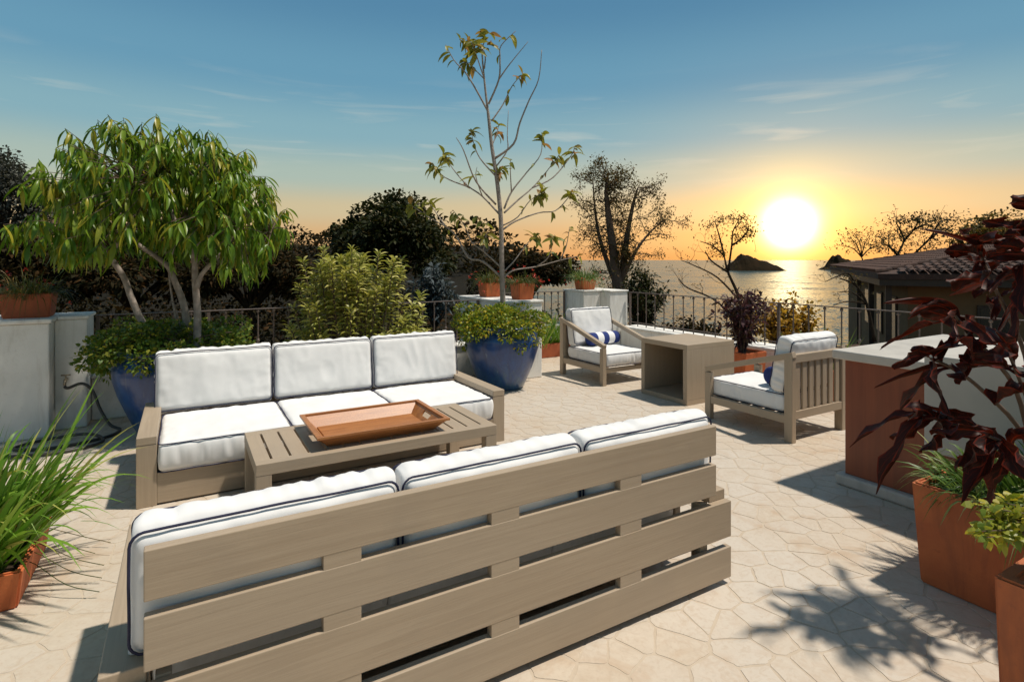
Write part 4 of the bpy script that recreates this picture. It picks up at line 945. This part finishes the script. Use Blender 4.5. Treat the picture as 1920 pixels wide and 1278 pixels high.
# ------------------------------------------------------------------ background trees
def branchy(V, Fc, p, d, L, r, depth, rg, tips, spread=.55, kids=(2, 4), gnarl=.18, shrink=.72, up=.12, mid=None):
    pts = [p]; n = 4
    for k in range(n):
        d = (d + Vector(rg.normal(0, gnarl, 3)) + Vector((0, 0, up * .3))).normalized(); p = p + d * (L / n); pts.append(p)
    tube(V, Fc, pts, [r * (1 - .4 * k / n) for k in range(n + 1)], 6 if depth > 2 else 4, cap=False)
    if mid is not None and depth <= 2: mid.extend(pts[1:])
    if depth == 0: tips.append((p, d)); return
    for k in range(rg.integers(*kids) if depth < 9 else 3):
        s, u_ = ray_frame(d); an = rg.uniform(0, 6.28); nd = (d + (s * math.cos(an) + u_ * math.sin(an)) * rg.uniform(.5, 1.2) * spread * 1.5 + Vector((0, 0, up))).normalized(); branchy(V, Fc, pts[-1] if k == 0 else pts[rg.integers(2, n + 1)], nd, L * shrink * rg.uniform(.75, 1.2), r * .6, depth - 1, rg, tips, spread, kids, gnarl, shrink, up, mid)
def sparse_tree(name, label, px, D, pyb, h, depth, m, seed, nl=10, L=(.05, .10), r=None, spread=.5, lean=(0, 0), bark=BARKD, gnarl=.18, first=.34, shrink=.74, up=.12, cloud=.14, kids=(2, 4)):
    b = P(px, pyb, D); base = Vector((b.x, b.y, b.z)); t = thing(name, label, 'tree', base); rg = np.random.default_rng(seed); V, Fc, tips, mid = [], [], [], []
    branchy(V, Fc, Vector((0, 0, -.3)), (Vector((0, 0, 1)) + RT * lean[0] + FW * lean[1]).normalized(), h * first, r or h * .022, depth, rg, tips, spread, kids, gnarl, shrink, up, mid)
    ob('trunk', mesh_of('trunk', V, Fc, True), bark, t); src = [q[0] for q in tips] + mid; 
    if nl:
        A = np.array([list(q) for q in src]); P_ = np.repeat(A, nl, 0) + rg.normal(0, cloud, (len(A) * nl, 3)) * np.array([1, 1, .7]); n = len(P_); l_ = rg.uniform(*L, n); leaf_obj('crown', t, m, P_, rg.normal(0, 1, (n, 3)), l_, l_ * rg.uniform(.4, .6, n), .15)
    return t
def dense_tree(name, label, px, pyc, D, rx, ry, m, seed, n=9000, L=(.08, .16), base_py=None, shell=.5, ncl=26, bark=BARKD, flat=1.0):
    c = P(px, pyc, D); g = terr((px - CX) / F * D, D); base = Vector((c.x, c.y, g - .2)); t = thing(name, label, 'tree', base); rg = np.random.default_rng(seed); cz = c.z - base.z; cl = []; V, Fc = [], []
    for k in range(ncl):
        d = Vector(rg.normal(0, 1, 3)).normalized(); 
        if d.z < -.4: d.z *= -.5
        q = RT * d.dot(RT) * rx * .72 + FW * d.dot(FW) * rx * .72 + Vector((0, 0, d.z * ry * .74 + cz)); s = rg.uniform(.26, .42); cl.append(((q.x, q.y, q.z), (rx * s, rx * s, ry * s * .85 * flat)))
        tube(V, Fc, smooth_path([Vector((0, 0, cz - ry * .8)), Vector((q.x * .4, q.y * .4, cz - ry * .25)), q], 3), [rx * .035 * (1 - .8 * i / 6) for i in range(7)], 5, cap=False)
    tube(V, Fc, smooth_path([Vector((0, 0, 0)), Vector((.1 * rx, 0, (cz - ry * .8) * .5)), Vector((0, 0, cz - ry * .7))], 4), [rx * .075 - rx * .004 * i for i in range(9)], 8)
    ob('trunk', mesh_of('trunk', V, Fc, True), bark, t); p, d = blob_points(cl, n, shell, rg); l_ = rg.uniform(*L, n); leaf_obj('crown', t, m, p, d + rg.normal(0, .7, (n, 3)), l_, l_ * rg.uniform(.4, .65, n), .25); return t
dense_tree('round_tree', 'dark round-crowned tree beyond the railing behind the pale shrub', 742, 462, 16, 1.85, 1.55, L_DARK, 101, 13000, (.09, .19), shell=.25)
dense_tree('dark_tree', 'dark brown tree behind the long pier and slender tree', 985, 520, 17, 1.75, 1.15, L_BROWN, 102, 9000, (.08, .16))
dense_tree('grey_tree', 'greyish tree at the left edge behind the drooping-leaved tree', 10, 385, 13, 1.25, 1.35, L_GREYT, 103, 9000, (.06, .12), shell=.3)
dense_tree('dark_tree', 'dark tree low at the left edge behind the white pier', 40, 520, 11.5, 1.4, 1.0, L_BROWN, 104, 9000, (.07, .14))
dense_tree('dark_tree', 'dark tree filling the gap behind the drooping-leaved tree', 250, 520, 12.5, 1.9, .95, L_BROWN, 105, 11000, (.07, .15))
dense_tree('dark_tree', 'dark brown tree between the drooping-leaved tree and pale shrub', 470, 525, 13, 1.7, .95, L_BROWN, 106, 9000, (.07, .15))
def airy():
    D0 = 13.; base = P(1160, 575, D0); t = thing('airy_tree', 'tall airy dark tree standing against the sunset beyond the corner pier', 'tree', base); rg = np.random.default_rng(111); V, Fc, tips, mid = [], [], [], []
    Q = lambda px, py, dd=0.: P(px, py, D0 + dd) - base; lead = []
    for pl, r0 in (([(1160, 600), (1158, 540), (1150, 470), (1142, 410), (1137, 360), (1140, 325)], .15), ([(1160, 560), (1170, 490), (1178, 430), (1188, 380), (1196, 352)], .10), ([(1158, 540), (1135, 480), (1122, 435), (1115, 385), (1112, 340)], .07), ([(1165, 530), (1190, 475), (1215, 440), (1245, 412)], .055)):
        k = rg.uniform(-.4, .4); pts = smooth_path([Q(a, b, k * i * .5) for i, (a, b) in enumerate(pl)], 5); n = len(pts); tube(V, Fc, pts, [r0 * (1 - .85 * i / (n - 1)) for i in range(n)], 7); lead.append(pts)
    for pts in lead:
        for j in range(4, len(pts)):
            for q in range(2 if len(lead[0]) == len(pts) else 1):
                a = rg.uniform(0, 6.28); h = pts[j].z / 3.7; d = Vector((math.cos(a), math.sin(a), rg.uniform(.0, .7))); branchy(V, Fc, pts[j], d.normalized(), rg.uniform(.28, .48) * (1.15 - .6 * h), .012, 2, rg, tips, .6, (2, 4), .22, .72, .10, mid)
    ob('trunk', mesh_of('trunk', V, Fc, True), TWIGB, t); A = np.array([list(q[0]) for q in tips] + [list(q) for q in mid]); P_ = np.repeat(A, 3, 0) + rg.normal(0, .06, (len(A) * 3, 3)); n = len(P_); l_ = rg.uniform(.03, .065, n); leaf_obj('crown', t, L_OLIVE, P_, rg.normal(0, 1, (n, 3)), l_, l_ * .5, .15)
airy()
def drawn_tree(name, label, D0, polys, clusters, m, seed, r0=.04, twigs=2, nl=60, cs=(.16, .16, .10), L=(.05, .09)):
    """limbs given as sight lines at distance D0 and bent in depth; leaf clusters as (px, py)"""
    b = P(*polys[0][0], D0); base = Vector((b.x, b.y, b.z)); t = thing(name, label, 'tree', base); rg = np.random.default_rng(seed); V, Fc, tips, mid = [], [], [], []; sc = D0 / F; depth = {}
    for i, pl in enumerate(polys):
        k = rg.uniform(-.6, .6) if i else 0; acc = depth.get(pl[0], 0.); pp = []
        for j, q in enumerate(pl):
            if j: acc += math.dist(pl[j - 1], q) * sc * k
            depth.setdefault(q, acc); pp.append(P(*q, D0 + acc) - base)
        pts = smooth_path(pp, 4); n = len(pts); a0 = r0 if i == 0 else r0 * .5; tube(V, Fc, pts, [a0 * (1 - .7 * j / (n - 1)) for j in range(n)], 6)
        if i:
            for j in range(3, n, 3):
                for e in range(twigs): branchy(V, Fc, pts[j], (Vector(rg.normal(0, 1, 3)) + Vector((0, 0, .5))).normalized(), rg.uniform(12, 26) * sc, a0 * .22, 1, rg, tips, .6, (2, 4), .25, .8, .1)
    pos = []
    for (x, y) in clusters:
        near = min(depth, key=lambda q: math.dist(q, (x, y))); c = P(x, y, D0 + depth[near] + rg.normal(0, 6) * sc) - base; o = P(*near, D0 + depth[near]) - base; tube(V, Fc, [o, (o + c) / 2 + Vector((0, 0, .02)), c], [a0 * .4, a0 * .3, a0 * .15], 4)
        g = rg.normal(0, 1, (nl * 2, 3)) * np.array(cs) * .8 * D0 / 11; pos += [np.array(c) + q for q in g]
    pos += [np.array(list(q[0])) + rg.normal(0, .03, 3) for q in tips for _ in range(2)]
    ob('trunk', mesh_of('trunk', V, Fc, True), BARKD, t); n = len(pos); l_ = rg.uniform(*L, n) * .62 * D0 / 11; leaf_obj('crown', t, m, np.array(pos), rg.normal(0, 1, (n, 3)), l_, l_ * .5, .15); return t
drawn_tree('bare_tree', 'small thin tree left of the setting sun', 11, [[(1405, 650), (1388, 565), (1365, 510), (1358, 480)], [(1365, 510), (1372, 460), (1374, 435), (1385, 412)], [(1372, 460), (1390, 448), (1404, 430)], [(1358, 480), (1338, 462), (1312, 452)], [(1358, 480), (1348, 440), (1340, 415)], [(1388, 565), (1345, 520), (1300, 497), (1278, 488)], [(1405, 650), (1350, 570), (1290, 540), (1272, 522)], [(1365, 510), (1335, 490), (1322, 470)]],
           [(1345, 412), (1330, 424), (1368, 410), (1385, 408), (1402, 416), (1408, 432), (1396, 440), (1384, 446), (1392, 425), (1338, 458), (1352, 475)], L_OLIVE, 113, .045, 2, 46, (.11, .11, .07))
z2 = lambda *q: [(1540 + a * .2034, 380 + b * .2034) for a, b in q]
drawn_tree('acacia_tree', 'thin bare tree over the left end of the tiled roof', 34, [z2((385, 760), (385, 560), (370, 500)), z2((370, 500), (290, 420), (190, 400)), z2((370, 500), (320, 380), (260, 320)), z2((370, 500), (360, 380), (310, 290)), z2((370, 500), (400, 380), (450, 300)), z2((370, 500), (450, 420), (540, 390))], z2((200, 400), (255, 320), (310, 290), (340, 400), (440, 310), (545, 400), (480, 240)), L_OLIVE, 115, .09, 3, 16, (.20, .20, .08))
drawn_tree('acacia_tree', 'flat-topped spreading tree over the tiled roof', 29, [z2((720, 760), (705, 560), (700, 480)), z2((700, 480), (760, 350), (720, 240), (690, 185)), z2((760, 350), (850, 250), (900, 160)), z2((700, 480), (620, 400), (560, 380)), z2((720, 640), (860, 470), (1000, 330), (1090, 180), (1190, 160)), z2((1000, 330), (1130, 240), (1180, 270)), z2((850, 250), (960, 200), (1020, 220))],
           z2((690, 180), (740, 165), (800, 150), (860, 140), (930, 138), (960, 150), (880, 185), (1010, 215), (980, 235), (660, 290), (620, 310), (590, 330), (730, 290), (800, 270), (1090, 175), (1150, 165), (1195, 160), (1120, 240), (560, 390), (600, 420), (660, 440), (720, 430), (940, 380), (1090, 340), (1030, 400)), L_DARK, 117, .13, 2, 46, (.24, .24, .07))
dense_tree('leafy_tree', 'loose green tree behind the house at the right edge', 1878, 452, 30, 2.5, 1.6, L_OLIVE, 119, 5200, (.14, .28), shell=.2)
leafy_shrub('dark_shrub', 'dark shrub beyond the railing just right of the corner pier', P(1205, 640, 11.0), 1.55, .55, 60, L_DARK, (.06, .12), 121, 46, BARKD, .15, (.4, .6))
leafy_shrub('dark_shrub', 'low dark shrub behind the sea-side railing beside the purple shrub', P(1295, 668, 9.6), .72, .62, 60, L_BROWN, (.05, .10), 123, 40, BARKD, .1, (.4, .6))
leafy_shrub('backlit_shrub', 'shrub with backlit gold leaf colour against the sea below the setting sun', P(1478, 690, 8.6), 1.15, .55, 80, L_SUN, (.05, .095), 125, 42, BARKD, .15, (.5, .7))
leafy_shrub('blue_grey_shrub', 'blue-grey shrub beyond the railing left of the long pier', P(815, 610, 10.5), 1.25, .45, 46, L_BLUE, (.10, .18), 127, 26, BARKD, .2, (.25, .4))
drawn_tree('bare_tree', 'bare twisted branches beside the left corner of the house', 14, [[(1640, 640), (1625, 570), (1605, 535), (1575, 522)], [(1605, 535), (1590, 512), (1565, 520), (1548, 528)], [(1625, 570), (1590, 565), (1562, 572)], [(1625, 570), (1598, 548), (1570, 548)]], [(1590, 518), (1602, 525)], L_OLIVE, 129, .05, 2, 20)
# undergrowth below the railings and a wooded slope far left
def undergrowth():
    rg = np.random.default_rng(131); cl = []
    for k in range(210):
        D = rg.uniform(9.6, 17); X = rg.uniform(-1.25, .30) * D; 
        w_ = X * RT.x + D * FW.x; v_ = X * RT.y + D * FW.y
        if v_ < 8.9: continue
        g = terr(X, D); top = (1.0 if X / D < -.12 else .1) + rg.uniform(-.7, .4); q = C(X, D, (g + top) / 2); cl.append(((q.x, q.y, q.z), (rg.uniform(.6, 1.1), rg.uniform(.6, 1.1), max(.5, (top - g) / 2))))
    for k in range(46):
        D = rg.uniform(9.5, 15); X = rg.uniform(.16, .85) * D; q = C(X, D, terr(X, D) + .3)
        if q.x < 7.9: continue
        cl.append(((q.x, q.y, q.z), (rg.uniform(.5, 1.0), rg.uniform(.5, 1.0), rg.uniform(.4, .9))))
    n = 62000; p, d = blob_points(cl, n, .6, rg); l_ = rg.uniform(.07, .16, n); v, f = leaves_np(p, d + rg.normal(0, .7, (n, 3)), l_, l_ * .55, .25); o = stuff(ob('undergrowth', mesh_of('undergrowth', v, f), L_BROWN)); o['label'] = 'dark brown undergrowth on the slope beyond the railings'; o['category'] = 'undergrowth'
    cl = []
    for k in range(120):
        D = rg.uniform(45, 150); X = rg.uniform(-1.3, .02) * D; g = terr(X, D); s = rg.uniform(1.6, 3.6); q = C(X, D, g + s * .6); cl.append(((q.x, q.y, q.z), (s, s, s * .9)))
    n = 30000; p, d = blob_points(cl, n, .6, rg); l_ = rg.uniform(.3, .75, n); v, f = leaves_np(p, d + rg.normal(0, .7, (n, 3)), l_, l_ * .6, .2); o = stuff(ob('far_wood', mesh_of('far_wood', v, f), L_BROWN)); o['label'] = 'distant dark wooded ridge on the left horizon'; o['category'] = 'wood'
undergrowth()

# ------------------------------------------------------------------ neighbouring house
def house():
    D0 = 17.; O = C((1646 - CX) / F * D0, D0, 0); d = (RT * .432 + FW * .902); f = (RT * .902 - FW * .432); rz = math.atan2(f.y, f.x)
    t = thing('neighbour_house', 'low brown house with shallow tiled hip roof at right', 'house', (O.x, O.y, -6), rz)      # local x = f (along the front), local y = d (depth)
    ze, zr, Lx, Ly, ov = 7.13, 8.45, 14., 18.8, .9
    def prismroof(name, parent, ze, zr, Lx, Ly, x0=0, y0=0, th=.16):
        hx = Lx / 2; pts = [(x0, y0, ze), (x0 + Lx, y0, ze), (x0 + Lx, y0 + Ly, ze), (x0, y0 + Ly, ze), (x0 + hx, y0 + hx, zr), (x0 + hx, y0 + Ly - hx, zr)]
        V = pts + [(a, b, c - th) for a, b, c in pts[:4]]; Fc = [(0, 1, 4), (1, 2, 5, 4), (2, 3, 5), (3, 0, 4, 5), (6, 9, 8, 7)] + [(k, 6 + k, 6 + (k + 1) % 4, (k + 1) % 4) for k in range(4)]
        return ob(name, mesh_of(name, V, Fc), ROOF, parent)
    rf = prismroof('roof', t, ze, zr, Lx, Ly)
    # barrel tiles, one half-round course run per column, laid on the two slopes that show
    def tiles(parent, org, ax, up, width, length, taper, name, pitch=.26):
        V, Fc = [], []; ax, up, org = Vector(ax).normalized(), Vector(up), Vector(org); nrm = ax.cross(up).normalized(); nc = int(width / pitch); ul = up.length; un = up.normalized()
        for i in range(nc):
            x = (i + .5) * pitch; a = taper(x / width) * ul; rows = int(a / .40)
            for j in range(rows):
                p = org + ax * x + un * (j * .40); b = len(V)
                for e, (s, lift) in enumerate(((0, .055), (.44, .02))):
                    for k in range(5): an = math.pi * k / 4; V.append(p + un * s + ax * (math.cos(an) * .115) + nrm * (math.sin(an) * .085 + lift))
                for k in range(4): Fc.append((b + k, b + k + 1, b + 6 + k, b + 5 + k))
        return stuff(ob(name, mesh_of(name, V, Fc), ROOF, parent))
    h = zr - ze
    tiles(rf, (0, 0, ze + .01), (1, 0, 0), (0, Lx / 2, h), Lx, 1, lambda s: min(s, 1 - s) * 2, 'roof_tiles')
    tiles(rf, (0, Ly, ze + .01), (0, -1, 0), (Lx / 2, 0, h), Ly, 1, lambda s: min(1, min(s, 1 - s) * Ly / (Lx / 2)), 'roof_tiles')
    box(t, 'fascia', .05, Lx - .05, .05, .14, ze - .36, ze - .165, HDARK, 0); box(t, 'fascia', .05, .14, .15, Ly - .05, ze - .36, ze - .165, HDARK, 0)
    box(t, 'wall', ov, Lx - ov, ov, Ly - ov, 0, ze - .17, HWALL, 0)
    def win(x, w, z, h_, yw=ov):
        wd = box(t, 'window', x, x + w, yw - .06, yw - .002, z, z + h_, HDARK, .01); 
        cx_, cz_ = x + w / 2, z + h_ / 2; ob('pane', box_me(w - .16, .02, h_ - .16, 0), GLASS, wd, (0, -.03, 0)) if True else None
    win(2.6, .75, 4.6, 1.6); win(5.2, 1.1, 5.0, 1.25); win(8.6, 1.3, 5.0, 1.25)
    for y in (2.5, 5.5, 9.0):
        wd = box(t, 'window', ov - .06, ov - .002, y, y + 1.2, 4.7, 6.3, HDARK, .01); ob('pane', box_me(.02, 1.04, 1.44, 0), GLASS, wd, (-.03, 0, 0))
    for x in (.25,):
        for y in (.35, 4.0, 7.6): box(t, 'porch_post', x, x + .16, y, y + .16, 0, ze - .37, HDARK, .01)
    # lower tiled roof in front
    lw = prismroof('lower_roof', t, 4.55, 5.35, 6.0, 7.5, -2.6, -7.2)
    tiles(lw, (-2.6, -7.2, 4.56), (1, 0, 0), (0, 3.0, .8), 6.0, 1, lambda s: min(s, 1 - s) * 2, 'roof_tiles'); tiles(lw, (-2.6, .3, 4.56), (0, -1, 0), (3.0, 0, .8), 7.5, 1, lambda s: min(1, min(s, 1 - s) * 2.5), 'roof_tiles')
    box(t, 'lower_wall', -2.0, 2.8, -6.6, .5, 0, 4.37, HWALL, 0)
house()
